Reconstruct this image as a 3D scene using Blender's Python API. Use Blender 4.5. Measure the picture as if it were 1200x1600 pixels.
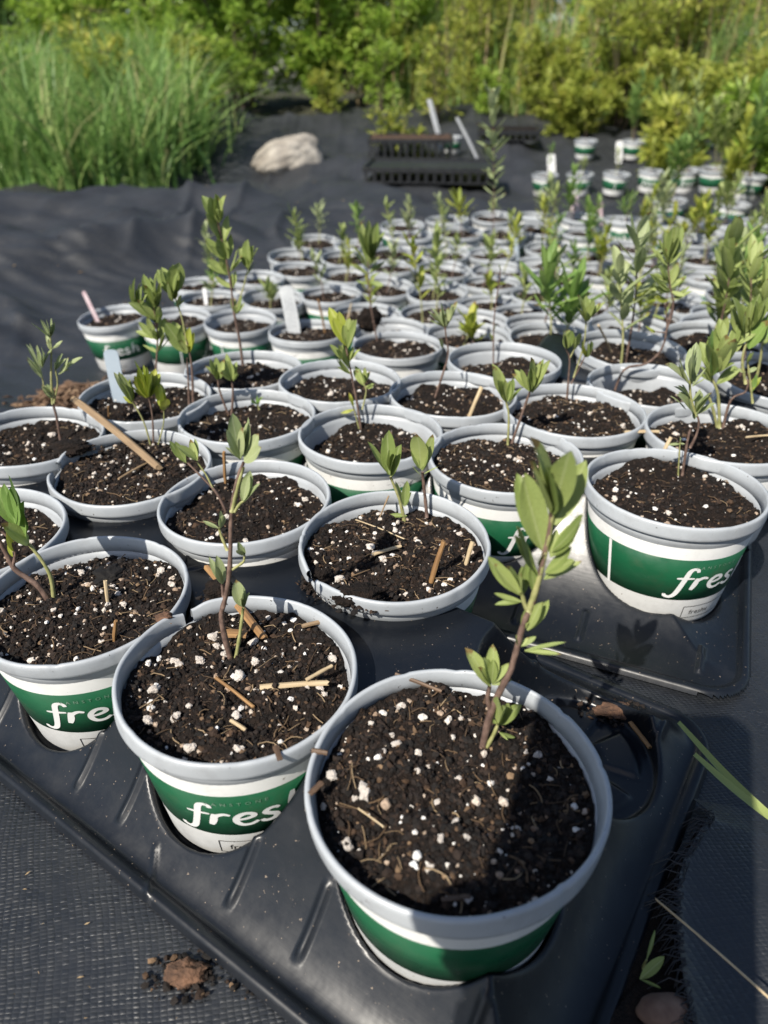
import bpy, math, random
import numpy as np
from mathutils import Vector, Matrix

for o in list(bpy.data.objects):
    bpy.data.objects.remove(o, do_unlink=True)
scene = bpy.context.scene
col = scene.collection
rnd = random.Random(11)
PI = math.pi
rad = math.radians

# ------------------------------------------------------------------ camera
CZ = 0.309                      # lens height over the fabric, metres
PITCH = rad(31.0)
FPX = 1120.0                    # focal length in pixels of the 1200x1600 photograph
cd = bpy.data.cameras.new('camera')
cam = bpy.data.objects.new('camera', cd)
col.objects.link(cam)
cam.location = (0, 0, CZ)
cam.rotation_euler = (rad(90) - PITCH, 0, 0)
cd.sensor_fit = 'VERTICAL'
cd.sensor_height = 24.0
cd.sensor_width = 18.0
cd.lens = FPX / 1600 * 24.0
cd.clip_start = 0.01
cd.clip_end = 400
cd.dof.use_dof = True
cd.dof.focus_distance = 0.37
cd.dof.aperture_fstop = 5.8
scene.camera = cam

# ------------------------------------------------------------------ sky, sun, exposure
SUN = Vector((-0.42, -0.56, 0.73)).normalized()      # towards the sun: behind the camera, to its left
wd = bpy.data.worlds.new('World')
scene.world = wd
wd.use_nodes = True
nt = wd.node_tree
nt.nodes.clear()
sky = nt.nodes.new('ShaderNodeTexSky')
sky.sky_type = 'NISHITA'
sky.sun_disc = False
sky.sun_elevation = math.asin(SUN.z)
sky.sun_rotation = math.atan2(SUN.x, SUN.y)
bg = nt.nodes.new('ShaderNodeBackground')
bg.inputs['Strength'].default_value = 0.085
wo = nt.nodes.new('ShaderNodeOutputWorld')
nt.links.new(sky.outputs[0], bg.inputs[0])
nt.links.new(bg.outputs[0], wo.inputs[0])
ld = bpy.data.lights.new('sun', 'SUN')
ld.energy = 4.9
ld.angle = rad(0.53)
ld.color = (1.0, 0.935, 0.83)
sun = bpy.data.objects.new('sun', ld)
col.objects.link(sun)
sun.rotation_euler = (-SUN).to_track_quat('-Z', 'Y').to_euler()
sun.location = SUN * 20
vs = scene.view_settings
vs.view_transform = 'Standard'
vs.look = 'None'
vs.exposure = 0.55
vs.gamma = 1.0
vs.use_curve_mapping = False

# ------------------------------------------------------------------ helpers
def ray(u, v):
    dx = (u - 600) / FPX
    dy = (v - 800) / FPX
    return dx, math.cos(PITCH) - dy * math.sin(PITCH), -(math.sin(PITCH) + dy * math.cos(PITCH))

def at_z(u, v, z):
    d = ray(u, v)
    t = (z - CZ) / d[2]
    return Vector((d[0] * t, d[1] * t, z))

def at_y(u, v, yb, zb=0.0, lean=0.0):
    """point of the ray that lies on the plane y = yb + lean*(z-zb)"""
    d = ray(u, v)
    t = (yb + lean * (CZ - zb)) / (d[1] - lean * d[2])
    return Vector((d[0] * t, d[1] * t, CZ + d[2] * t))

def mesh(name, V, F, mat=None, smooth=True, attr=None):
    me = bpy.data.meshes.new(name)
    V = V.tolist() if isinstance(V, np.ndarray) else [tuple(v) for v in V]
    F = F.tolist() if isinstance(F, np.ndarray) else F
    me.from_pydata(V, [], F)
    if smooth:
        me.polygons.foreach_set('use_smooth', np.ones(len(me.polygons), dtype=bool))
    if attr is not None:
        a = me.attributes.new('rnd', 'FLOAT', 'POINT')
        a.data.foreach_set('value', np.asarray(attr, dtype=np.float32))
    if mat:
        me.materials.append(mat)
    me.update()
    return me

def obj(name, me, parent=None, loc=None, rot=None, scale=None, kind=None):
    o = bpy.data.objects.new(name, me)
    col.objects.link(o)
    if parent:
        o.parent = parent
    if loc is not None:
        o.location = loc
    if rot is not None:
        o.rotation_euler = rot
    if scale is not None:
        o.scale = scale if hasattr(scale, '__len__') else (scale,) * 3
    if kind:
        o['kind'] = kind
    return o

def tag(o, label, cat, group=None):
    o['label'] = label
    o['category'] = cat
    if group:
        o['group'] = group
    return o

def thing(name, label, cat, loc, rot=(0, 0, 0), group=None):
    return tag(obj(name, None, None, loc, rot), label, cat, group)

class MB:
    """collects vertices and faces of one mesh"""
    def __init__(self):
        self.v = []
        self.f = []
        self.a = []
    def add(self, V, F, a=0.5):
        n = len(self.v)
        self.v += [tuple(x) for x in V]
        self.f += [tuple(i + n for i in q) for q in F]
        self.a += [a] * len(V)
        return self
    def tube(self, pts, radii, sides=7, cap=True, a=0.5):
        pts = [Vector(p) for p in pts]
        n = len(pts)
        V = []
        F = []
        up = Vector((0.31, 0.17, 0.93))
        for i, p in enumerate(pts):
            t = (pts[min(i + 1, n - 1)] - pts[max(i - 1, 0)]).normalized()
            s = t.cross(up)
            if s.length < 1e-4:
                s = t.cross(Vector((1, 0, 0)))
            s.normalize()
            q = s.cross(t)
            r = radii[i] if hasattr(radii, '__len__') else radii
            for k in range(sides):
                b = 2 * PI * k / sides
                V.append(p + s * (math.cos(b) * r) + q * (math.sin(b) * r))
        for i in range(n - 1):
            for k in range(sides):
                k2 = (k + 1) % sides
                F.append((i * sides + k, i * sides + k2, (i + 1) * sides + k2, (i + 1) * sides + k))
        if cap:
            F.append(tuple(range(sides)))
            F.append(tuple(range((n - 1) * sides, n * sides))[::-1])
        return self.add(V, F, a)
    def box(self, c, h, M=None, a=0.5):
        V = []
        for x in (-1, 1):
            for y in (-1, 1):
                for z in (-1, 1):
                    p = Vector((x * h[0], y * h[1], z * h[2]))
                    V.append((M @ p if M else p) + Vector(c))
        F = [(0, 1, 3, 2), (4, 6, 7, 5), (0, 4, 5, 1), (2, 3, 7, 6), (0, 2, 6, 4), (1, 5, 7, 3)]
        return self.add(V, F, a)
    def mesh(self, name, mat, smooth=True):
        return mesh(name, self.v, self.f, mat, smooth, self.a)

def smooth_path(pts, sub=5):
    """Catmull-Rom through the points (any dimension)"""
    P = [np.array(p, float) for p in pts]
    if len(P) < 3:
        return [tuple(P[0] + (P[-1] - P[0]) * i / sub) for i in range(sub + 1)]
    P = [2 * P[0] - P[1]] + P + [2 * P[-1] - P[-2]]
    out = []
    for i in range(1, len(P) - 2):
        for k in range(sub):
            t = k / sub
            a, b, c, d = P[i - 1], P[i], P[i + 1], P[i + 2]
            out.append(tuple(0.5 * (2 * b + (c - a) * t + (2 * a - 5 * b + 4 * c - d) * t * t + (3 * b - a - 3 * c + d) * t ** 3)))
    out.append(tuple(P[-2]))
    return out

def lathe(profile, seg=72, closed=False):
    V = []
    F = []
    n = len(profile)
    for r, z in profile:
        for k in range(seg):
            b = 2 * PI * k / seg
            V.append((r * math.cos(b), r * math.sin(b), z))
    for i in range(n - 1 if not closed else n):
        j = (i + 1) % n
        for k in range(seg):
            k2 = (k + 1) % seg
            F.append((i * seg + k, i * seg + k2, j * seg + k2, j * seg + k))
    return V, F

def hash2(ix, iy, seed):
    h = (ix.astype(np.int64) * 374761393 + iy.astype(np.int64) * 668265263 + seed * 974634777) & 0xFFFFFFFF
    h = ((h ^ (h >> 13)) * 1274126177) & 0xFFFFFFFF
    return ((h ^ (h >> 16)) & 0xFFFF) / 65535.0

def noise2(x, y, seed=0):
    """smooth value noise, -1..1"""
    x = np.asarray(x, float)
    y = np.asarray(y, float)
    ix = np.floor(x)
    iy = np.floor(y)
    fx = x - ix
    fy = y - iy
    fx = fx * fx * (3 - 2 * fx)
    fy = fy * fy * (3 - 2 * fy)
    a = hash2(ix, iy, seed)
    b = hash2(ix + 1, iy, seed)
    c = hash2(ix, iy + 1, seed)
    d = hash2(ix + 1, iy + 1, seed)
    return 2 * ((a * (1 - fx) + b * fx) * (1 - fy) + (c * (1 - fx) + d * fx) * fy) - 1

def fbm(x, y, seed=0, octs=4):
    s = 0
    a = 1.0
    for i in range(octs):
        s = s + a * noise2(x * 2 ** i, y * 2 ** i, seed + i)
        a *= 0.5
    return s

def sstep(t):
    t = np.clip(t, 0, 1)
    return t * t * (3 - 2 * t)

# base solids for grains
def ico(sub=0):
    t = (1 + 5 ** 0.5) / 2
    V = [(-1, t, 0), (1, t, 0), (-1, -t, 0), (1, -t, 0), (0, -1, t), (0, 1, t), (0, -1, -t), (0, 1, -t), (t, 0, -1), (t, 0, 1), (-t, 0, -1), (-t, 0, 1)]
    F = [(0, 11, 5), (0, 5, 1), (0, 1, 7), (0, 7, 10), (0, 10, 11), (1, 5, 9), (5, 11, 4), (11, 10, 2), (10, 7, 6), (7, 1, 8), (3, 9, 4), (3, 4, 2), (3, 2, 6), (3, 6, 8), (3, 8, 9), (4, 9, 5), (2, 4, 11), (6, 2, 10), (8, 6, 7), (9, 8, 1)]
    V = [Vector(v).normalized() for v in V]
    for _ in range(sub):
        c = {}
        G = []
        def mid(i, j):
            k = (min(i, j), max(i, j))
            if k not in c:
                c[k] = len(V)
                V.append(((V[i] + V[j]) / 2).normalized())
            return c[k]
        for a, b, d in F:
            x, y, z = mid(a, b), mid(b, d), mid(d, a)
            G += [(a, x, z), (b, y, x), (d, z, y), (x, y, z)]
        F = G
    return np.array([tuple(v) for v in V]), np.array(F)
ICO0 = ico(0)
ICO1 = ico(1)
ICO2 = ico(2)

def grains(P, S, base, seed, rough=0.3, flat=0.75):
    """many irregular grains in one vertex array; P centres, S radii"""
    g = np.random.RandomState(seed)
    V0, F0 = base
    n = len(P)
    k = len(V0)
    V = np.repeat(V0[None], n, 0) * (1 + rough * (g.rand(n, k, 1) * 2 - 1))
    sc = g.uniform(0.65, 1.25, (n, 1, 3))
    sc[:, :, 2] *= flat
    V = V * sc
    a = g.uniform(0, 2 * PI, n)
    c, s = np.cos(a)[:, None], np.sin(a)[:, None]
    x = V[:, :, 0] * c - V[:, :, 1] * s
    y = V[:, :, 0] * s + V[:, :, 1] * c
    V = np.stack([x, y, V[:, :, 2]], 2) * np.asarray(S)[:, None, None] + np.asarray(P)[:, None, :]
    F = (F0[None] + (np.arange(n) * k)[:, None, None]).reshape(-1, 3)
    A = np.repeat(g.rand(n), k)
    return V.reshape(-1, 3), F, A

# ------------------------------------------------------------------ materials
def M(name):
    m = bpy.data.materials.new(name)
    m.use_nodes = True
    t = m.node_tree
    return m, t, t.nodes['Principled BSDF']

def N(t, kind, **kw):
    n = t.nodes.new('ShaderNode' + kind)
    for k, v in kw.items():
        if k in n.inputs:
            n.inputs[k].default_value = v
        else:
            setattr(n, k, v)
    return n

def ramp(t, stops, fac):
    r = t.nodes.new('ShaderNodeValToRGB')
    e = r.color_ramp.elements
    while len(e) < len(stops):
        e.new(0.5)
    for i, (p, c) in enumerate(stops):
        e[i].position = p
        e[i].color = (*c, 1)
    t.links.new(fac, r.inputs[0])
    return r.outputs[0]

def objcoord(t):
    return t.nodes.new('ShaderNodeTexCoord').outputs['Object']

def noise_fac(t, scale, detail=3, rough=0.55, vec=None):
    n = N(t, 'TexNoise', Scale=scale, Detail=detail, Roughness=rough)
    t.links.new(vec if vec else objcoord(t), n.inputs['Vector'])
    return n.outputs['Fac']

def bump(t, b, height, strength, dist):
    n = N(t, 'Bump', Strength=strength, Distance=dist)
    t.links.new(height, n.inputs['Height'])
    t.links.new(n.outputs[0], b.inputs['Normal'])
    return n

def math_node(t, op, a, b=None, c=None):
    n = t.nodes.new('ShaderNodeMath')
    n.operation = op
    for i, x in enumerate((a, b, c)):
        if x is None:
            continue
        if isinstance(x, (int, float)):
            n.inputs[i].default_value = x
        else:
            t.links.new(x, n.inputs[i])
    return n.outputs[0]

def simple(name, c1, c2, scale=60, rough=0.5, bs=0.0, bd=0.001, spec=0.5, lo=0.35, hi=0.65, detail=4):
    m, t, b = M(name)
    f = noise_fac(t, scale, detail)
    t.links.new(ramp(t, [(lo, c1), (hi, c2)], f), b.inputs['Base Color'])
    b.inputs['Roughness'].default_value = rough
    b.inputs['Specular IOR Level'].default_value = spec
    if bs:
        bump(t, b, f, bs, bd)
    return m

def attr_mat(name, stops, rough=0.7, bs=0.0, bscale=2000, bd=0.0004, transl=0.0, spec=0.4):
    m, t, b = M(name)
    a = t.nodes.new('ShaderNodeAttribute')
    a.attribute_name = 'rnd'
    c = ramp(t, stops, a.outputs['Fac'])
    t.links.new(c, b.inputs['Base Color'])
    b.inputs['Roughness'].default_value = rough
    b.inputs['Specular IOR Level'].default_value = spec
    if bs:
        bump(t, b, noise_fac(t, bscale, 2), bs, bd)
    if transl:
        tr = t.nodes.new('ShaderNodeBsdfTranslucent')
        t.links.new(c, tr.inputs['Color'])
        mx = t.nodes.new('ShaderNodeMixShader')
        mx.inputs[0].default_value = transl
        t.links.new(b.outputs[0], mx.inputs[1])
        t.links.new(tr.outputs[0], mx.inputs[2])
        t.links.new(mx.outputs[0], t.nodes['Material Output'].inputs['Surface'])
    return m

def plastic_mat(name, col1, col2, rough, dirt=(0.05, 0.035, 0.025), amount=0.62, spec=0.5, bs=0.05):
    """plastic with scuffs and specks of potting soil"""
    m, t, b = M(name)
    oc = objcoord(t)
    base = ramp(t, [(0.3, col1), (0.7, col2)], noise_fac(t, 35, 4, 0.6, oc))
    speck = ramp(t, [(amount, (0, 0, 0)), (amount + 0.045, (1, 1, 1))], noise_fac(t, 420, 3, 0.6, oc))
    mix = N(t, 'Mix', data_type='RGBA')
    t.links.new(speck, mix.inputs[0])
    t.links.new(base, mix.inputs[6])
    mix.inputs[7].default_value = (*dirt, 1)
    oi = t.nodes.new('ShaderNodeObjectInfo')
    va = t.nodes.new('ShaderNodeVectorMath')
    va.operation = 'ADD'
    t.links.new(oc, va.inputs[0])
    t.links.new(oi.outputs['Location'], va.inputs[1])
    sm = ramp(t, [(0.52, (0, 0, 0)), (0.72, (0.42, 0.42, 0.42))], noise_fac(t, 48, 6, 0.7, va.outputs[0]))
    mix2 = N(t, 'Mix', data_type='RGBA')
    t.links.new(sm, mix2.inputs[0])
    t.links.new(mix.outputs[2], mix2.inputs[6])
    mix2.inputs[7].default_value = tuple(0.55 * c + 0.45 * d for c, d in zip(col1, (0.10, 0.075, 0.055))) + (1,)
    t.links.new(mix2.outputs[2], b.inputs['Base Color'])
    r = ramp(t, [(0.3, (rough - 0.08,) * 3), (0.75, (rough + 0.2,) * 3)], noise_fac(t, 90, 5, 0.65, oc))
    t.links.new(r, b.inputs['Roughness'])
    b.inputs['Specular IOR Level'].default_value = spec
    bump(t, b, noise_fac(t, 60, 3, 0.5, oc), bs, 0.002)
    return m

MAT = {}
MAT['pot'] = plastic_mat('pot grey plastic', (0.31, 0.33, 0.352), (0.37, 0.392, 0.413), 0.38, amount=0.72)
MAT['rim'] = plastic_mat('pot rim grey plastic', (0.335, 0.36, 0.387), (0.40, 0.425, 0.45), 0.33, amount=0.70)
MAT['white'] = plastic_mat('sleeve white print', (0.62, 0.63, 0.62), (0.72, 0.72, 0.71), 0.35, dirt=(0.16, 0.12, 0.09), amount=0.69)
MAT['green'] = plastic_mat('sleeve green print', (0.006, 0.066, 0.028), (0.010, 0.092, 0.040), 0.33, dirt=(0.10, 0.13, 0.10), amount=0.70)
MAT['ink'] = simple('black print', (0.012, 0.012, 0.012), (0.02, 0.02, 0.02), rough=0.4)
MAT['letter'] = simple('white print letters', (0.74, 0.75, 0.74), (0.8, 0.8, 0.79), rough=0.36)
MAT['faint'] = simple('pale green print letters', (0.16, 0.27, 0.19), (0.22, 0.33, 0.25), rough=0.36)

def tray_mat():
    m, t, b = M('tray black plastic')
    oc = objcoord(t)
    base = ramp(t, [(0.35, (0.004, 0.0055, 0.0085)), (0.75, (0.0085, 0.0105, 0.0145))], noise_fac(t, 14, 5, 0.6, oc))
    dust = ramp(t, [(0.71, (0, 0, 0)), (0.76, (1, 1, 1))], noise_fac(t, 520, 2, 0.5, oc))
    film = ramp(t, [(0.58, (0, 0, 0)), (0.9, (0.16, 0.16, 0.16))], noise_fac(t, 45, 6, 0.7, oc))
    mx = N(t, 'Mix', data_type='RGBA')
    t.links.new(film, mx.inputs[0])
    t.links.new(base, mx.inputs[6])
    mx.inputs[7].default_value = (0.085, 0.08, 0.075, 1)
    m2 = N(t, 'Mix', data_type='RGBA')
    t.links.new(dust, m2.inputs[0])
    t.links.new(mx.outputs[2], m2.inputs[6])
    m2.inputs[7].default_value = (0.19, 0.15, 0.115, 1)
    t.links.new(m2.outputs[2], b.inputs['Base Color'])
    sc = N(t, 'Mapping')
    sc.inputs['Scale'].default_value = (30, 900, 30)
    sc.inputs['Rotation'].default_value = (0, 0, 0.6)
    t.links.new(oc, sc.inputs['Vector'])
    scr = noise_fac(t, 1.0, 2, 0.5, sc.outputs[0])
    r = ramp(t, [(0.3, (0.27,) * 3), (0.8, (0.46,) * 3)], noise_fac(t, 70, 5, 0.7, oc))
    t.links.new(r, b.inputs['Roughness'])
    h = math_node(t, 'ADD', noise_fac(t, 55, 3, 0.5, oc), math_node(t, 'MULTIPLY', scr, 0.08))
    bump(t, b, h, 0.07, 0.004)
    b.inputs['Specular IOR Level'].default_value = 0.42
    return m
MAT['tray'] = tray_mat()

def fabric_mat():
    """woven black landscape fabric: flat tapes over and under each other"""
    m, t, b = M('woven landscape fabric')
    oc = objcoord(t)
    mp = N(t, 'Mapping')
    mp.inputs['Rotation'].default_value = (0, 0, rad(-12))
    mp.inputs['Scale'].default_value = (1 / 0.0029, 1 / 0.0017, 1)
    t.links.new(oc, mp.inputs['Vector'])
    w = noise_fac(t, 9, 2, 0.5, oc)
    sp = t.nodes.new('ShaderNodeSeparateXYZ')
    t.links.new(mp.outputs[0], sp.inputs[0])
    wob = math_node(t, 'ADD', math_node(t, 'MULTIPLY', w, 6.0), math_node(t, 'MULTIPLY', noise_fac(t, 70, 2, 0.5, oc), 0.9))
    u = math_node(t, 'ADD', sp.outputs[0], wob)
    v = math_node(t, 'ADD', sp.outputs[1], wob)
    fu = math_node(t, 'FRACT', u)
    fv = math_node(t, 'FRACT', v)
    par = math_node(t, 'FLOORED_MODULO', math_node(t, 'ADD', math_node(t, 'FLOOR', u), math_node(t, 'FLOOR', v)), 2.0)
    su = math_node(t, 'SINE', math_node(t, 'MULTIPLY', fu, PI))
    sv = math_node(t, 'SINE', math_node(t, 'MULTIPLY', fv, PI))
    hu = math_node(t, 'MULTIPLY', math_node(t, 'POWER', su, 0.4), math_node(t, 'ADD', math_node(t, 'MULTIPLY', sv, 0.75), 0.25))
    hv = math_node(t, 'MULTIPLY', math_node(t, 'POWER', sv, 0.4), math_node(t, 'ADD', math_node(t, 'MULTIPLY', su, 0.75), 0.25))
    ru = N(t, 'TexWhiteNoise', noise_dimensions='1D')
    rv = N(t, 'TexWhiteNoise', noise_dimensions='1D')
    t.links.new(math_node(t, 'FLOOR', u), ru.inputs['W'])
    t.links.new(math_node(t, 'FLOOR', v), rv.inputs['W'])
    hu = math_node(t, 'MULTIPLY', hu, math_node(t, 'MULTIPLY_ADD', ru.outputs[0], 0.75, 0.25))
    hv = math_node(t, 'MULTIPLY', hv, math_node(t, 'MULTIPLY_ADD', rv.outputs[0], 0.75, 0.25))
    mixh = t.nodes.new('ShaderNodeMix')
    t.links.new(par, mixh.inputs[0])
    t.links.new(hu, mixh.inputs[2])
    t.links.new(hv, mixh.inputs[3])
    h = mixh.outputs[0]
    # the weave is too fine to see a few metres off: relief fades with the distance along the ground
    so = t.nodes.new('ShaderNodeSeparateXYZ')
    t.links.new(oc, so.inputs[0])
    fade = t.nodes.new('ShaderNodeMapRange')
    for i, x in ((1, 0.5), (2, 1.3), (3, 0.75), (4, 0.12)):
        fade.inputs[i].default_value = x
    t.links.new(so.outputs[1], fade.inputs[0])
    bn = bump(t, b, h, 1.0, 0.00042)
    t.links.new(fade.outputs[0], bn.inputs['Strength'])
    dust = ramp(t, [(0.35, (0.011, 0.0128, 0.016)), (0.6, (0.021, 0.0235, 0.028)), (0.85, (0.055, 0.053, 0.051))], noise_fac(t, 6, 6, 0.65, oc))
    t.links.new(dust, b.inputs['Base Color'])
    rr = ramp(t, [(0.3, (0.30,) * 3), (0.7, (0.52,) * 3)], noise_fac(t, 160, 3, 0.6, oc))
    far = t.nodes.new('ShaderNodeMapRange')          # where the weave is below a pixel its relief becomes roughness
    for i, x in ((1, 0.5), (2, 1.5), (3, 0.0), (4, 0.20)):
        far.inputs[i].default_value = x
    t.links.new(so.outputs[1], far.inputs[0])
    t.links.new(math_node(t, 'ADD', rr, far.outputs[0]), b.inputs['Roughness'])
    b.inputs['Specular IOR Level'].default_value = 0.6
    return m
MAT['fabric'] = fabric_mat()

def soil_mat():
    m, t, b = M('potting soil')
    oc = objcoord(t)
    c = ramp(t, [(0.32, (0.0034, 0.0022, 0.0018)), (0.5, (0.0085, 0.0052, 0.0037)), (0.7, (0.021, 0.0122, 0.008))], noise_fac(t, 260, 6, 0.7, oc))
    t.links.new(c, b.inputs['Base Color'])
    b.inputs['Roughness'].default_value = 0.85
    b.inputs['Specular IOR Level'].default_value = 0.25
    vo = N(t, 'TexVoronoi', Scale=900.0)
    t.links.new(oc, vo.inputs['Vector'])
    bump(t, b, math_node(t, 'ADD', vo.outputs['Distance'], noise_fac(t, 700, 4, 0.7, oc)), 0.9, 0.0009)
    return m
MAT['soil'] = soil_mat()
MAT['crumb'] = attr_mat('soil crumbs', [(0.0, (0.0035, 0.0025, 0.002)), (0.5, (0.009, 0.0055, 0.004)), (0.86, (0.024, 0.013, 0.008)), (0.965, (0.07, 0.04, 0.022)), (1.0, (0.20, 0.13, 0.075))], 0.85, 0.6, 1800)
MAT['perlite'] = attr_mat('perlite grains', [(0.0, (0.16, 0.10, 0.065)), (0.2, (0.34, 0.25, 0.18)), (0.5, (0.52, 0.45, 0.38)), (0.8, (0.66, 0.63, 0.59)), (1.0, (0.78, 0.77, 0.75))], 0.75, 0.7, 1500)
MAT['perlite_big'] = simple('large perlite grains', (0.50, 0.41, 0.33), (0.74, 0.72, 0.69), 150, 0.8, 0.7, 0.0006)
MAT['fibre'] = attr_mat('root fibres', [(0.0, (0.03, 0.018, 0.01)), (0.6, (0.12, 0.075, 0.04)), (1.0, (0.30, 0.22, 0.13))], 0.8)

def wood_mat(name, c1, c2):
    m, t, b = M(name)
    mp = N(t, 'Mapping')
    mp.inputs['Scale'].default_value = (900, 40, 900)
    t.links.new(objcoord(t), mp.inputs['Vector'])
    f = noise_fac(t, 1.0, 4, 0.6, mp.outputs[0])
    t.links.new(ramp(t, [(0.3, c1), (0.7, c2)], f), b.inputs['Base Color'])
    b.inputs['Roughness'].default_value = 0.65
    bump(t, b, f, 0.4, 0.0005)
    return m
MAT['straw'] = wood_mat('dry straw', (0.34, 0.25, 0.14), (0.56, 0.45, 0.29))
MAT['straw_brown'] = wood_mat('brown dry stalk', (0.15, 0.075, 0.028), (0.33, 0.19, 0.075))
MAT['stick_dark'] = wood_mat('dark bark', (0.05, 0.03, 0.02), (0.15, 0.09, 0.05))
MAT['stick'] = wood_mat('weathered stick', (0.16, 0.105, 0.06), (0.30, 0.21, 0.12))

def leaf_mat(name, c1, c2, rib, transl=0.3):
    m, t, b = M(name)
    oc = objcoord(t)
    oi = t.nodes.new('ShaderNodeObjectInfo')
    f = math_node(t, 'ADD', math_node(t, 'MULTIPLY', oi.outputs['Random'], 0.75), math_node(t, 'MULTIPLY', noise_fac(t, 3.0, 3, 0.5, oc), 0.3))
    base = ramp(t, [(0.1, c1), (0.95, c2)], f)
    sx = t.nodes.new('ShaderNodeSeparateXYZ')
    t.links.new(oc, sx.inputs[0])
    ax = math_node(t, 'ABSOLUTE', sx.outputs[0])
    r = ramp(t, [(0.0, (1, 1, 1)), (0.022, (0, 0, 0))], ax)
    mx = N(t, 'Mix', data_type='RGBA')
    t.links.new(math_node(t, 'MULTIPLY', r, 0.55), mx.inputs[0])
    t.links.new(base, mx.inputs[6])
    mx.inputs[7].default_value = (*rib, 1)
    # some leaves have dried brown tips and small blemishes
    dryf = math_node(t, 'ADD', math_node(t, 'MULTIPLY', sx.outputs[1], 0.62), math_node(t, 'ADD', math_node(t, 'MULTIPLY', oi.outputs['Random'], 0.34), math_node(t, 'MULTIPLY', noise_fac(t, 9.0, 4, 0.6, oc), 0.28)))
    dm = ramp(t, [(0.955, (0, 0, 0)), (1.0, (0.85, 0.85, 0.85))], dryf)
    mb_ = N(t, 'Mix', data_type='RGBA')
    t.links.new(dm, mb_.inputs[0])
    t.links.new(mx.outputs[2], mb_.inputs[6])
    mb_.inputs[7].default_value = (0.20, 0.115, 0.045, 1)
    mx = mb_
    t.links.new(mx.outputs[2], b.inputs['Base Color'])
    b.inputs['Roughness'].default_value = 0.5
    b.inputs['Specular IOR Level'].default_value = 0.38
    wv = N(t, 'TexNoise', Scale=26.0, Detail=3.0)
    t.links.new(oc, wv.inputs['Vector'])
    ph = math_node(t, 'MULTIPLY', math_node(t, 'SUBTRACT', math_node(t, 'MULTIPLY', sx.outputs[1], 1.0), math_node(t, 'MULTIPLY', ax, 1.3)), 62.0)
    vein = math_node(t, 'POWER', math_node(t, 'ABSOLUTE', math_node(t, 'SINE', ph)), 0.5)
    bump(t, b, math_node(t, 'ADD', wv.outputs['Fac'], math_node(t, 'MULTIPLY', vein, 0.35)), 0.14, 0.03)
    tr = t.nodes.new('ShaderNodeBsdfTranslucent')
    t.links.new(mx.outputs[2], tr.inputs['Color'])
    ms = t.nodes.new('ShaderNodeMixShader')
    ms.inputs[0].default_value = transl
    t.links.new(b.outputs[0], ms.inputs[1])
    t.links.new(tr.outputs[0], ms.inputs[2])
    t.links.new(ms.outputs[0], t.nodes['Material Output'].inputs['Surface'])
    return m
MAT['leaf_olive'] = leaf_mat('olive green leaf', (0.19, 0.255, 0.07), (0.37, 0.43, 0.15), (0.42, 0.47, 0.23))
MAT['leaf_grey'] = leaf_mat('grey green leaf', (0.24, 0.30, 0.135), (0.40, 0.45, 0.23), (0.45, 0.49, 0.3))
MAT['leaf_fresh'] = leaf_mat('fresh green leaf', (0.13, 0.235, 0.055), (0.26, 0.38, 0.10), (0.34, 0.46, 0.17))
MAT['leaf_yellow'] = leaf_mat('yellow green leaf', (0.22, 0.29, 0.035), (0.42, 0.43, 0.07), (0.45, 0.45, 0.15))
MAT['stem'] = simple('woody seedling stem', (0.075, 0.045, 0.035), (0.17, 0.11, 0.085), 300, 0.7, 0.4, 0.0006)
MAT['stem_green'] = simple('green seedling stem', (0.20, 0.21, 0.075), (0.33, 0.32, 0.14), 250, 0.6, 0.3, 0.0004)
MAT['tag_white'] = simple('white plastic tag', (0.66, 0.67, 0.68), (0.78, 0.78, 0.78), 30, 0.35)
MAT['tag_pale'] = simple('weathered translucent tag', (0.44, 0.46, 0.48), (0.56, 0.58, 0.59), 40, 0.4)
MAT['tag_blue'] = simple('pale blue grey plastic tag', (0.30, 0.36, 0.42), (0.36, 0.42, 0.48), 30, 0.35)
MAT['tag_pink'] = simple('faded pink plastic tag', (0.46, 0.33, 0.36), (0.60, 0.50, 0.52), 60, 0.4)
MAT['smudge'] = simple('faded pencil writing', (0.34, 0.36, 0.38), (0.42, 0.44, 0.46), 60, 0.6)
MAT['boulder'] = simple('granite boulder', (0.21, 0.185, 0.155), (0.39, 0.36, 0.315), 9, 0.85, 0.7, 0.02, detail=8)
MAT['ground'] = simple('bare earth and thatch', (0.018, 0.020, 0.009), (0.04, 0.04, 0.018), 4, 0.95, 0.6, 0.03, detail=7)
MAT['mulch'] = attr_mat('dry bark mulch', [(0.0, (0.055, 0.032, 0.02)), (0.6, (0.15, 0.09, 0.055)), (1.0, (0.27, 0.18, 0.11))], 0.85)
MAT['clod'] = simple('dry peat clod', (0.05, 0.028, 0.018), (0.16, 0.085, 0.05), 130, 0.95, 0.9, 0.004, detail=7)
MAT['grass'] = attr_mat('meadow grass', [(0.0, (0.12, 0.23, 0.06)), (0.5, (0.22, 0.37, 0.10)), (0.85, (0.33, 0.46, 0.15)), (1.0, (0.52, 0.48, 0.24))], 0.45, transl=0.4)
MAT['foliage_bright'] = attr_mat('bright shrub leaves', [(0.0, (0.17, 0.29, 0.04)), (0.6, (0.32, 0.46, 0.07)), (1.0, (0.48, 0.58, 0.12))], 0.45, transl=0.48)
MAT['foliage_dark'] = attr_mat('dark shrub leaves', [(0.0, (0.06, 0.12, 0.03)), (0.6, (0.14, 0.24, 0.055)), (1.0, (0.26, 0.36, 0.09))], 0.5, transl=0.42)
MAT['foliage_gold'] = attr_mat('yellow green weed leaves', [(0.0, (0.20, 0.26, 0.04)), (0.6, (0.38, 0.43, 0.075)), (0.93, (0.53, 0.52, 0.12)), (1.0, (0.62, 0.50, 0.13))], 0.5, transl=0.48)
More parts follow.
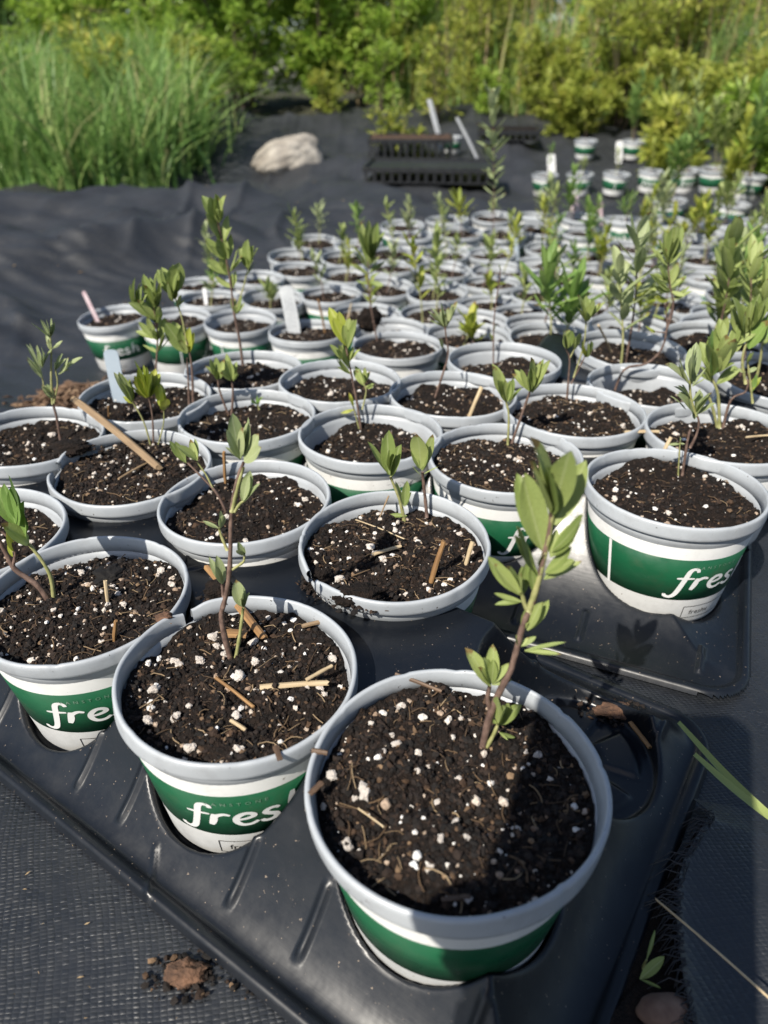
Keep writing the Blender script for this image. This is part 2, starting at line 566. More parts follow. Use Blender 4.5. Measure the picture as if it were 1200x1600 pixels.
MAT['bark'] = simple('shrub bark', (0.05, 0.035, 0.025), (0.12, 0.09, 0.065), 60, 0.85, 0.5, 0.003)
MAT['dry'] = attr_mat('dry stems', [(0.0, (0.16, 0.10, 0.05)), (1.0, (0.36, 0.27, 0.15))], 0.7)
MAT['flat_black'] = simple('black propagation tray', (0.010, 0.011, 0.013), (0.022, 0.023, 0.026), 50, 0.4)
MAT['skin'] = simple('skin', (0.42, 0.25, 0.18), (0.50, 0.31, 0.23), 40, 0.55)
MAT['shirt'] = simple('dark blue work shirt', (0.03, 0.04, 0.07), (0.045, 0.055, 0.09), 400, 0.9)
MAT['trousers'] = simple('denim trousers', (0.05, 0.06, 0.09), (0.08, 0.095, 0.13), 500, 0.9)
MAT['hair'] = simple('brown hair', (0.02, 0.012, 0.008), (0.05, 0.03, 0.02), 90, 0.6, 0.6, 0.004)
MAT['eye'] = simple('eye', (0.5, 0.5, 0.5), (0.6, 0.6, 0.6), 30, 0.2)
MAT['lip'] = simple('lips', (0.40, 0.16, 0.13), (0.45, 0.2, 0.16), 50, 0.5)
MAT['phone'] = simple('black phone case', (0.012, 0.012, 0.013), (0.018, 0.018, 0.02), 80, 0.4)

# ------------------------------------------------------------------ where the pots stand (metres; camera above the origin)
POTS={'front':(0.028,0.182),'p2':(-0.067,0.239),'p3':(-0.155,0.297),'p4':(-0.243,0.352),'q2':(0.006,0.344),'q3':(-0.085,0.392),
 'q4':(-0.175,0.441),'l0':(-0.268,0.487),'right':(0.187,0.403),'m2':(0.085,0.454),'m1':(-0.010,0.493),'l2':(-0.108,0.525),
 'l1':(-0.202,0.566),'r2':(0.252,0.487),'ma':(0.151,0.531),'n1':(-0.131,0.645),'n2':(-0.039,0.602),'n3':(0.058,0.571),
 'n4':(0.114,0.657),'x':(0.232,0.591),'n5':(0.196,0.825),'n7':(0.242,0.693),'n8':(0.308,0.888),'n9':(0.340,0.722),
 'n9b':(0.351,0.619),'mound':(0.016,0.837),'tag':(-0.105,0.971),'g':(-0.214,1.068),'fresh':(-0.414,1.110),'fr2':(-0.315,1.082),
 'k':(-0.028,1.134),'n735':(0.127,1.029),'a820':(0.221,1.079),'n10':(0.452,1.120),'n11':(0.468,0.962),'n12':(0.593,1.203),
 'a945':(0.367,1.204),'v':(-0.092,1.262),'u':(-0.193,1.244),'s0':(-0.295,1.231),'s1':(-0.335,1.330),'s2':(-0.244,1.383),
 'h':(0.200,1.345),'c690':(0.097,1.288),'c600':(-0.001,1.321),'d535':(-0.074,1.419),'d470':(-0.170,1.455),'d600':(0.012,1.475),
 'd690':(0.115,1.461),'t':(-0.153,1.679),'t2':(-0.191,1.562),'e552':(-0.054,1.651),'e648':(0.070,1.731),'e722':(0.180,1.770),
 'e800':(0.282,1.772),'e617':(0.023,1.578),'e700':(0.130,1.601),'e768':(0.233,1.599),'e540':(-0.080,1.551),'f825':(0.372,1.823),
 'f840':(0.396,1.980),'f790':(0.280,1.972),'f715':(0.161,1.921),'f920':(0.477,1.795),'f985':(0.548,1.670),'f975':(0.607,1.935),
 'f905':(0.498,1.955),'i1100':(0.666,1.551),'i1150':(0.821,1.709),'i1015':(0.648,1.834),'i1075':(0.714,1.755),'i1020':(0.558,1.508),
 'i1180':(0.961,1.946),'i860':(0.367,1.656),'i880':(0.328,1.396),'i1120':(0.615,1.385),'i1195':(0.740,1.422),}
FILL = [(0.406, 0.84), (0.106, 0.9), (0.214, 0.948), (0.01, 0.972), (0.358, 0.984), (0.55, 1.044), (0.334, 1.092), (0.082, 1.128), (0.178, 1.188), (0.478, 1.236), (0.274, 1.26), (0.694, 1.308), (0.478, 1.344), (0.226, 1.452), (0.43, 1.452), (0.322, 1.512), (0.43, 1.56), (0.778, 1.572), (0.886, 1.8), (0.046, 1.836), (0.778, 1.848), (0.85, 1.932), (0.718, 1.944)]

def rim_drop(x, y):
    """height of the lens above the pot rims: level at first, then the ground sinks a little"""
    ye = y - 0.3 * np.maximum(0, x)
    return np.interp(ye, [0.62, 0.78, 0.95, 1.15, 1.5, 1.8, 3.0], [0.225, 0.26, 0.29, 0.315, 0.315, 0.295, 0.31])

ALLP = np.array(list(POTS.values()) + FILL)

def terrain(x, y):
    """height of the fabric sheet"""
    x = np.asarray(x, float)
    y = np.asarray(y, float)
    near = CZ - rim_drop(x, np.minimum(y, 2.6)) - 0.084
    far = np.interp(y, [2.4, 3.6, 4.3, 5.0, 6.0, 8.0, 60.0], [-0.085, -0.085, 0.0, 0.09, 0.15, 0.18, 0.5])
    z = near + (far - near) * sstep((y - 2.0) / 0.5)
    d = np.full(x.shape, 9.0)
    for px, py in ALLP:
        d = np.minimum(d, np.hypot(x - px, y - py))
    d = np.minimum(d, np.hypot(x - 0.097, y - 0.256))
    m = sstep((d - 0.07) / 0.16)
    big = 0.038 * fbm(x * 2.3 + 0.35 * y, y * 2.3, 5, 3) * sstep((d - 0.12) / 0.5)
    fold = 0.040 * np.abs(noise2(x * 3.1 + y * 1.7, y * 1.1 - x * 0.8, 21)) * sstep((d - 0.15) / 0.4)
    wr = 0.008 * noise2((x * 0.55 + y) * 24, (x - 0.6 * y) * 7, 31) + 0.0045 * noise2((x * 0.3 + y) * 50, (x - 0.3 * y) * 15, 32) - 0.006
    rg = 1 - np.abs(noise2(x * 5.5 + 0.9 * y + 0.3 * np.sin(4 * y), y * 2.2 - 0.7 * x, 61))
    rg2 = 1 - np.abs(noise2(x * 3.0 - 2.6 * y, y * 4.5 + 1.1 * x, 62))
    crease = (0.020 * rg ** 7 + 0.014 * rg2 ** 9) * sstep((d - 0.14) / 0.3)
    left = sstep((-0.25 - x) / 0.35) * sstep((d - 0.2) / 0.3)
    bank = 0.060 * np.exp(-((y - 1.95 - 0.55 * (x + 0.6) - 0.10 * noise2(x * 4, x * 0 + 2.0, 71)) / 0.10) ** 2) + 0.075 * np.exp(-((y - 2.75 - 0.25 * (x + 0.6) - 0.12 * noise2(x * 3, x * 0 + 5.0, 72)) / 0.15) ** 2)
    rump = 0.05 * (1 - np.abs(noise2(x * 2.6 + 7, y * 2.2, 73))) ** 3 * sstep((y - 3.6) / 0.5) * sstep((5.6 - y) / 0.6)
    return z + big + fold + crease + bank * left + rump + wr * m - 0.001

# ------------------------------------------------------------------ ground and fabric
def axis(lo, hi, step, end_lo, end_hi, g=1.16):
    a = list(np.arange(lo, hi + 1e-9, step))
    s = step
    while a[-1] < end_hi:
        s *= g
        a.append(a[-1] + s)
    s = step
    while a[0] > end_lo:
        s *= g
        a.insert(0, a[0] - s)
    return np.array(a)

def sheet(xs, ys, zf, keep=None):
    X, Y = np.meshgrid(xs, ys)
    Z = zf(X, Y)
    V = np.stack([X, Y, Z], 2).reshape(-1, 3)
    n = len(xs)
    i, j = np.meshgrid(np.arange(len(xs) - 1), np.arange(len(ys) - 1))
    q = (j * n + i).reshape(-1)
    F = np.stack([q, q + 1, q + n + 1, q + n], 1)
    if keep is not None:
        c = V[F].mean(1)
        F = F[keep(c[:, 0], c[:, 1])]
    return V, F

xs = axis(-0.75, 0.85, 0.009, -2.6, 3.4, 1.05)
ys = axis(-0.45, 2.0, 0.009, -1.9, 5.6, 1.04)
def fab_keep(x, y):
    e = 5.25 + 0.35 * noise2(x * 1.7, y * 0 + 3.0, 7)
    return (y < e) & (x < 3.2)
V, F = sheet(xs, ys, terrain, fab_keep)
obj('landscape_fabric', mesh('landscape_fabric', V, F, MAT['fabric']), kind='structure')
gx = axis(-3.0, 3.4, 0.16, -60, 60, 1.25)
gy = axis(-0.6, 7.0, 0.16, -60, 90, 1.25)
def ground_z(x, y):
    inside = (x > -2.8) & (x < 3.6) & (y < 5.8) & (y > -2.4)
    return terrain(x, y) - np.where(inside, 0.05, 0.01)
V, F = sheet(gx, gy, ground_z)
obj('ground', mesh('ground', V, F, MAT['ground']), kind='structure')

# ------------------------------------------------------------------ shuttle trays (vacuum-formed sheet with one well for each pot)
def tray(name, label, cells, ang, margins, zbase, group, ribs=True, ramp_len=0.055, ramp_pow=1.5, st=0.0012):
    """cells: world centres of the wells; ang: direction of the long side; margins: -s, +s, -t, +t"""
    ca, sa = math.cos(ang), math.sin(ang)
    L = np.array([((x * ca + y * sa), (-x * sa + y * ca)) for x, y in cells])
    s0, s1 = L[:, 0].min() - margins[0], L[:, 0].max() + margins[1]
    t0, t1 = L[:, 1].min() - margins[2], L[:, 1].max() + margins[3]
    cs, ct = (s0 + s1) / 2, (t0 + t1) / 2
    ss = np.linspace(s0, s1, int((s1 - s0) / st))
    tt = np.linspace(t0, t1, int((t1 - t0) / st))
    S, T = np.meshgrid(ss, tt)
    d = np.full(S.shape, 9.0)
    th = np.zeros(S.shape)
    for a, b in L:
        r = np.hypot(S - a, T - b)
        th = np.where(r < d, np.arctan2(T - b, S - a), th)
        d = np.minimum(d, r)
    # signed distance to the rounded outline
    R = 0.028
    qx = np.abs(S - cs) - ((s1 - s0) / 2 - R)
    qy = np.abs(T - ct) - ((t1 - t0) / 2 - R)
    e = R - (np.hypot(np.maximum(qx, 0), np.maximum(qy, 0)) + np.minimum(np.maximum(qx, qy), 0))
    deck = 0.0702
    w = sstep((d - 0.0416) / 0.0112)
    wall = 0.0045 + (deck - 0.0045) * w
    edge = 0.002 + 0.0016 * sstep((0.0045 - np.abs(e - 0.004)) / 0.003) + (deck - 0.002) * np.clip((e - 0.009) / ramp_len, 0, 1) ** ramp_pow
    k = 0.0045
    h = -np.log(np.exp(-wall / k) + np.exp(-edge / k)) * k            # soft minimum
    h = np.maximum(h, 0.0012 + 0 * h)
    h = np.where(e < 0.0022, h - 0.0022 + e, h)
    h += 0.0022 * (d < 0.040) * sstep((d - 0.014) / 0.004) * sstep((0.037 - d) / 0.004) * sstep((np.abs(np.sin(2.5 * th)) - 0.35) / 0.2)
    if ribs:
        # pressed ribs on the sloping skirt beside each well
        for a, b in L:
            for off in (-0.036, 0.036):
                for sgn, coord, base in ((-1, T, t0), (1, T, t1)):
                    if abs(b - base) > margins[2] + 0.025:
                        continue
                    ee = np.abs(T - base)
                    h += 0.0022 * sstep((0.0022 - np.abs(S - a - off)) / 0.0014) * sstep((ee - 0.016) / 0.003) * sstep((0.040 - ee) / 0.003)
        h += 0.0012 * sstep((0.0018 - np.abs(np.abs(S - cs) - np.abs(T - ct) * 0.8)) / 0.0014) * (w > 0.97)
    V = np.stack([S - cs, T - ct, h], 2).reshape(-1, 3)
    n = len(ss)
    i, j = np.meshgrid(np.arange(n - 1), np.arange(len(tt) - 1))
    q = (j * n + i).reshape(-1)
    F = np.stack([q, q + 1, q + n + 1, q + n], 1)
    F = F[(e.reshape(-1)[F] > 0.0).all(1)]
    used = np.unique(F)
    remap = np.zeros(len(V), int)
    remap[used] = np.arange(len(used))
    me = mesh('shuttle_tray', V[used], remap[F], MAT['tray'])
    o = obj('shuttle_tray', me, None, (cs * ca - ct * sa, cs * sa + ct * ca, zbase), (0, 0, ang))
    return tag(o, label, 'tray', group)

A1 = rad(145.6) - PI
c1 = [POTS[k] for k in ('front', 'p2', 'p3', 'p4', 'q2', 'q3', 'q4', 'l0')] + [(0.097, 0.256), (-0.332, 0.402)]
tray('shuttle_tray', 'black plastic shuttle tray with one empty well, holding the half shaded pot and its row', c1, A1, (0.066, 0.062, 0.054, 0.048), 0.001, 'black shuttle trays under the pots')
c2 = [POTS[k] for k in ('right', 'm2', 'm1', 'l2', 'l1', 'r2', 'ma', 'n3', 'n2', 'n1')]
tray('shuttle_tray', 'glossy black shuttle tray with a bare rounded corner beside the empty well of its neighbour', c2, rad(156) - PI, (0.062, 0.040, 0.084, 0.052), 0.002, 'black shuttle trays under the pots', True, 0.085, 2.0)
c3 = [POTS[k] for k in ('x', 'n4', 'n7', 'n9', 'n9b')]
tray('shuttle_tray', 'black shuttle tray almost hidden among the crowded pots, in the third rank', c3, rad(156) - PI, (0.052, 0.052, 0.044, 0.052), 0.003, 'black shuttle trays under the pots', False, st=0.002)

# ------------------------------------------------------------------ pots
PH = 0.078
def rz(z):
    return 0.0400 + 0.0105 * z / 0.066

def cone_pt(a, z, off):
    r = rz(z) + off
    return (r * math.cos(a), r * math.sin(a), z)

wall_prof = [(0.0, 0.002), (0.030, 0.002), (0.034, 0.0), (0.0395, 0.0), (0.0402, 0.0015)] + [(rz(z), z) for z in (0.01, 0.03, 0.05, 0.060)] + [(0.0504, 0.0630), (0.0511, 0.0645), (0.0520, 0.0694), (0.0509, 0.0697), (0.0505, 0.0650), (0.0494, 0.0630), (0.0488, 0.055), (0.0440, 0.03), (0.0395, 0.004), (0.0, 0.004)]
rim_prof = [(0.0507, 0.0692), (0.0512, 0.0740), (0.0516, 0.0771), (0.0521, 0.0779), (0.0529, 0.0780), (0.0536, 0.0776), (0.0539, 0.0768), (0.0540, 0.0755), (0.0541, 0.0712), (0.0540, 0.0698), (0.0535, 0.0690), (0.0521, 0.0688), (0.0511, 0.0690)]
def rim_mesh(seed, dent, notch=0.0):
    V, F = lathe(rim_prof, 150, True)
    V = np.array(V)
    a = np.arctan2(V[:, 1], V[:, 0])
    g = np.random.RandomState(seed)
    dr = np.zeros(len(V))
    dz = np.zeros(len(V))
    for k in (2, 3, 5, 9):
        dr += dent * g.uniform(-1, 1) / k * np.cos(k * a + g.uniform(0, 6)) * 1.4
        dz += dent * g.uniform(-1, 1) / k * np.cos(k * a + g.uniform(0, 6))
    for k in range(7):                      # nicks and dents in the lip
        c = g.uniform(-PI, PI)
        wd = g.uniform(0.012, 0.05)
        t = np.exp(-((np.angle(np.exp(1j * (a - c)))) / wd) ** 2)
        dr -= t * dent * g.uniform(0.1, 0.5)
        dz -= t * dent * g.uniform(0.1, 0.8)
    rr = np.hypot(V[:, 0], V[:, 1])
    up = np.clip((V[:, 2] - 0.0685) / 0.006, 0, 1)
    s = (rr + dr * up) / rr
    V[:, 0] *= s
    V[:, 1] *= s
    V[:, 2] += dz * up
    if notch:                               # a piece broken out of the lip
        am = np.array([a[list(f)] for f in F])
        mid = np.angle(np.exp(1j * am).mean(1))
        jag = 0.03 * noise2(V[np.array(F)[:, 0]][:, 2] * 700, mid * 3, seed)
        F = [f for f, q, j in zip(F, mid, jag) if abs(q + j) > notch]
        V[:, 2] -= 0.0022 * np.exp(-((np.abs(a) - notch) / 0.10) ** 2) * up
    return mesh('rim', V, F, MAT['rim'])
V, F = lathe(wall_prof, 96)
ME_WALL = mesh('wall', V, F, MAT['pot'])
ME_RIMS = [rim_mesh(3 + i, d_) for i, d_ in enumerate((0.0005, 0.0007, 0.0009, 0.0006, 0.0012, 0.0004, 0.0008))]
ME_BROKEN = [rim_mesh(21, 0.0009, 0.085), rim_mesh(22, 0.0008, 0.05), rim_mesh(23, 0.001, 0.14)]
ME_SLEEVE = mesh('sleeve', *lathe([(rz(0.0022) + .0001, 0.0022), (rz(0.004) + .0003, 0.003), (rz(0.03) + .0003, 0.03), (rz(0.0623) + .0003, 0.0623), (rz(0.0628) + .0001, 0.0628)], 96), MAT['white'])
ME_BAND = mesh('green_band', *lathe([(rz(0.0215) + .0002, 0.0215), (rz(0.0216) + .00045, 0.0216), (rz(0.0535) + .00045, 0.0535), (rz(0.0536) + .0002, 0.0536)], 96), MAT['green'])

def ribbon(mb, path, width, amap):
    """flat stroke along a 2-D path; amap maps (x, y) to the cone"""
    P = np.array(path)
    n = len(P)
    Vv = []
    for i in range(n):
        t = P[min(i + 1, n - 1)] - P[max(i - 1, 0)]
        t = t / max(1e-9, np.hypot(*t))
        nrm = np.array([-t[1], t[0]])
        w = width(i / (n - 1)) if callable(width) else width
        Vv += [amap(*(P[i] + nrm * w)), amap(*(P[i] - nrm * w))]
    mb.add(Vv, [(2 * i, 2 * i + 1, 2 * i + 3, 2 * i + 2) for i in range(n - 1)])

STROKES = [
    ([(1.22, 1.55), (1.15, 1.78), (0.95, 1.82), (0.80, 1.60), (0.68, 1.0), (0.52, 0.2), (0.36, -0.42), (0.15, -0.68), (-0.08, -0.62), (-0.12, -0.45)], 0.105),
    ([(0.28, 0.98), (0.6, 1.0), (1.12, 1.0)], 0.075),
    ([(1.28, 1.02), (1.2, 0.5), (1.06, 0.0)], 0.115),
    ([(1.17, 0.5), (1.35, 0.86), (1.6, 1.02), (1.82, 0.92)], 0.09),
    ([(2.02, 0.5), (2.35, 0.56), (2.62, 0.72), (2.55, 0.96), (2.28, 1.0), (2.03, 0.72), (1.98, 0.34), (2.15, 0.04), (2.45, 0.02), (2.72, 0.22)], 0.10),
    ([(3.52, 0.84), (3.38, 1.0), (3.15, 0.98), (3.02, 0.78), (3.15, 0.58), (3.34, 0.40), (3.36, 0.15), (3.15, 0.0), (2.92, 0.06), (2.84, 0.22)], 0.105),
    ([(4.12, 1.80), (4.02, 1.2), (3.82, 0.0)], 0.105),
    ([(3.93, 0.45), (4.12, 0.85), (4.36, 1.0), (4.55, 0.85), (4.52, 0.5), (4.44, 0.12), (4.56, 0.0), (4.74, 0.12)], 0.095),
]
def lettering_mesh():
    mb = MB()
    for a0 in (rad(47),):
        def amap(x, y, a0=a0):
            z = 0.0305 + y * 0.0090
            return cone_pt(a0 + (x * 0.0121) / rz(z), z, 0.0007)
        for path, w in STROKES:
            ribbon(mb, smooth_path(path, 5), lambda t, w=w: w * (0.72 + 0.5 * math.sin(PI * min(1, max(0, t))) ** 0.7), amap)
    return mb.mesh('lettering', MAT['letter'])
ME_LETTER = lettering_mesh()
mb = MB()
for a0 in (0.0,):
    for k in range(12):
        z0, z1 = 0.0205 + k * 0.00275, 0.0205 + (k + 1) * 0.00275
        mb.add([cone_pt(a0 - 0.022, z0, 0.0006), cone_pt(a0 + 0.022, z0, 0.0006), cone_pt(a0 + 0.022, z1, 0.0006), cone_pt(a0 - 0.022, z1, 0.0006)], [(0, 1, 2, 3)])
ME_SEAM = mb.mesh('seam', MAT['letter'])

def text_faces(s, size, spacing):
    """characters of a line as a flat triangle mesh"""
    cu = bpy.data.curves.new('t', 'FONT')
    cu.body = s
    cu.size = size
    cu.space_character = spacing
    cu.resolution_u = 2
    o = bpy.data.objects.new('t', cu)
    col.objects.link(o)
    bpy.context.view_layer.update()
    me = o.to_mesh()
    V = [tuple(v.co) for v in me.vertices]
    F = [tuple(p.vertices) for p in me.polygons]
    o.to_mesh_clear()
    bpy.data.objects.remove(o, do_unlink=True)
    bpy.data.curves.remove(cu)
    return V, F
def wrap_text(mb, s, size, spacing, a0, z0, off):
    V, F = text_faces(s, size, spacing)
    mb.add([cone_pt(a0 + x / rz(z0), z0 + y, off) for x, y, _ in V], F)
mb = MB()
for a0 in (47,):
    wrap_text(mb, 'VANSTONE', 0.0032, 1.9, rad(a0 + 15), 0.0465, 0.0007)
ME_SMALL = mb.mesh('small_print', MAT['faint'], False)
mb = MB()
for a0 in (47,):
    wrap_text(mb, 'freshv', 0.0056, 1.0, rad(a0 + 23), 0.0090, 0.0006)
    fr = lambda x, y, a0=a0: cone_pt(rad(a0 + 17) + x / rz(0.01), y, 0.0006)
    for p in ([(0, 0.0062), (0.031, 0.0062)], [(0, 0.0158), (0.031, 0.0158)], [(0, 0.0062), (0, 0.0158)], [(0.031, 0.0062), (0.031, 0.0158)]):
        ribbon(mb, smooth_path(p, 8), 0.00022, fr)
ME_BOX = mb.mesh('printed_box', MAT['ink'], False)

# ---- soil in the pots: several different fillings, shared by the pots
def soil_fill(seed, rings, segs, ncrumb, nper, nfib, lift=0.0022):
    g = np.random.RandomState(seed)
    R = 0.0503
    def hz(x, y):
        r = np.hypot(x, y) / R
        z = lift * 2.1 * fbm(x * 38 + seed, y * 38, seed, 2) + lift * 0.75 * fbm(x * 170, y * 170, seed + 5, 3)
        z += 0.0024 * (1 - r ** 2) * (0.6 + 0.4 * math.sin(seed))
        z += lift * 0.5 * np.abs(noise2(x * 420, y * 420, seed + 11)) + lift * 0.25 * noise2(x * 900, y * 900, seed + 13)
        return z
    rr = np.linspace(0, 1, rings + 1)[1:] * R
    aa = np.arange(segs) * 2 * PI / segs
    Rm, Am = np.meshgrid(rr, aa, indexing='ij')
    x = (Rm * np.cos(Am)).reshape(-1)
    y = (Rm * np.sin(Am)).reshape(-1)
    z = hz(x, y)
    V = np.concatenate([np.stack([x, y, z], 1), [[0, 0, float(hz(np.array([0.0]), np.array([0.0]))[0])]]])
    F = []
    for i in range(rings - 1):
        for k in range(segs):
            k2 = (k + 1) % segs
            F.append((i * segs + k, (i + 1) * segs + k, (i + 1) * segs + k2, i * segs + k2))
    c = len(V) - 1
    F += [(c, k, (k + 1) % segs) for k in range(segs)]
    me = mesh('soil', V, F, MAT['soil'])
    def spots(n, sink, smin, smax, p):
        r = R * 0.97 * np.sqrt(g.rand(n))
        a = g.rand(n) * 2 * PI
        s = smin + (smax - smin) * g.rand(n) ** p
        px, py = r * np.cos(a), r * np.sin(a)
        if p > 3:                            # perlite lies in drifts
            keep = (noise2(px * 75, py * 75, seed + 40) * 0.6 + noise2(px * 190, py * 190, seed + 41) * 0.4) > g.uniform(-0.9, 0.45, n)
            r, s, px, py = r[keep], s[keep], px[keep], py[keep]
        lim = (R - s * 1.1) / np.maximum(r, 1e-6)
        k = np.minimum(1, lim)
        px, py = px * k, py * k
        return np.stack([px, py, hz(px, py) + s * sink], 1), s
    P, S = spots(ncrumb, 0.1, 0.00022, 0.0016, 3.0)
    V, F, A = grains(P, S, ICO0, seed, 0.42, 0.8)
    crumbs = mesh('crumbs', V, F, MAT['crumb'], False, A)
    P, S = spots(nper // 2, 0.3, 0.00022, 0.0017, 3.05)
    V, F, A = grains(P, S, ICO1, seed + 1, 0.30, 0.8)
    per = mesh('perlite', V, F, MAT['perlite'], False, A)
    mb = MB()
    for _ in range(nfib):
        (p,), (s,) = spots(1, 0, 0.004, 0.012, 1.5)
        a = g.rand() * 2 * PI
        bend = g.uniform(-0.8, 0.8)
        pts = []
        for k in range(5):
            t = (k / 4 - 0.5) * s
            pts.append((p[0] + math.cos(a + bend * k / 4) * t, p[1] + math.sin(a + bend * k / 4) * t, p[2] + 0.0006 + 0.0012 * math.sin(PI * k / 4) * g.rand()))
        pts = [q if math.hypot(q[0], q[1]) < R else (q[0] * R / math.hypot(q[0], q[1]), q[1] * R / math.hypot(q[0], q[1]), q[2]) for q in pts]
        mb.tube(pts, g.uniform(0.00012, 0.00032), 4, False, g.rand())
    fib = mb.mesh('fibres', MAT['fibre'])
    return me, crumbs, per, fib, hz
FILLS = [soil_fill(1, 95, 320, 6500, 700, 120), soil_fill(2, 75, 240, 5000, 760, 100), soil_fill(3, 75, 240, 5000, 860, 80),
         soil_fill(4, 50, 160, 2600, 520, 40), soil_fill(5, 50, 160, 2600, 580, 40), soil_fill(6, 40, 130, 1600, 380, 30)]
def big_grain(seed):
    g = np.random.RandomState(seed)
    V, F = ICO2
    V = V * (1 + 0.12 * g.uniform(-1, 1, (len(V), 1)))
    q = fbm(V[:, 0] * 1.6 + seed, V[:, 1] * 1.6 + V[:, 2] * 1.3, seed, 2)
    V = V * (1 + 0.34 * q[:, None]) * np.array([1.2, 0.85, 0.75])
    return mesh('perlite_grain', V, F, MAT['perlite_big'], False)
ME_GRAIN = [big_grain(40 + i) for i in range(5)]

GR_POTS = 'grey rimmed nursery pots'
def front_angle(x, y):
    return math.atan2(-y, -x)

POT_OBJ = {}
BROKEN = {'q2': (0, -146), 'p2': (1, 128), 'q4': (2, -178), 'l0': (1, -20)}
POT_INFO = {}
def make_pot(key, x, y, label, seam=None, fill=5, level=0.0, tilt=None, scale=1.0, big=0, group=None, drop=None, sleeve=True, rim=None, base=None):
    h = float(rim_drop(x, y)) if drop is None else drop
    zb = (CZ - h - PH) if base is None else base
    g = random.Random(key)
    a = front_angle(x, y) + rad(seam if seam is not None else g.uniform(-180, 180))
    tx, ty = tilt if tilt else (g.uniform(-2, 2), g.uniform(-2, 2))
    root = thing('plant_pot', label, 'pot', (x, y, zb), (rad(tx), rad(ty), 0), group)
    root.scale = (scale,) * 3
    obj('wall', ME_WALL, root)
    if key in BROKEN:
        obj('rim', ME_BROKEN[BROKEN[key][0]], root, (0, 0, 0), (0, 0, rad(BROKEN[key][1])))['label'] = 'grey rim with a piece broken out of its lip'
    else:
        obj('rim', ME_RIMS[g.randrange(7)], root, (0, 0, 0), (0, 0, g.uniform(0, 6.28)))
    if sleeve:
        s = obj('sleeve', ME_SLEEVE, root, (0, 0, 0), (0, 0, a))
        obj('green_band', ME_BAND, s)
        obj('lettering', ME_LETTER, s)
        obj('seam', ME_SEAM, s)
        if sleeve > 1:
            obj('small_print', ME_SMALL, s)
            obj('printed_box', ME_BOX, s)
    me, crumbs, per, fib, hz = FILLS[fill]
    sr = g.uniform(0, 6.28)
    zl = 0.0655 + level
    ss = 1.0 - max(0, 0.0655 - zl) * 1.9
    so = obj('soil', me, root, (0, 0, zl), (0, 0, sr), (ss, ss, 1))
    obj('crumbs', crumbs, so, kind='stuff')
    obj('perlite', per, so, kind='stuff')
    obj('fibres', fib, so, kind='stuff')
    for _ in range(big):
        r = 0.046 * math.sqrt(g.random())
        b = g.uniform(0, 6.28)
        px, py = r * math.cos(b), r * math.sin(b)
        s = 0.0010 + 0.0016 * g.random() ** 1.8
        z = float(hz(np.array([px]), np.array([py]))[0])
        obj('perlite_grain', g.choice(ME_GRAIN), so, (px, py, z + s * 0.3), (g.uniform(-.4, .4), g.uniform(-.4, .4), g.uniform(0, 6.28)), s)
    POT_OBJ[key] = root
    POT_INFO[key] = (x, y, zb, zb + (zl + 0.002) * scale, scale)
    return root

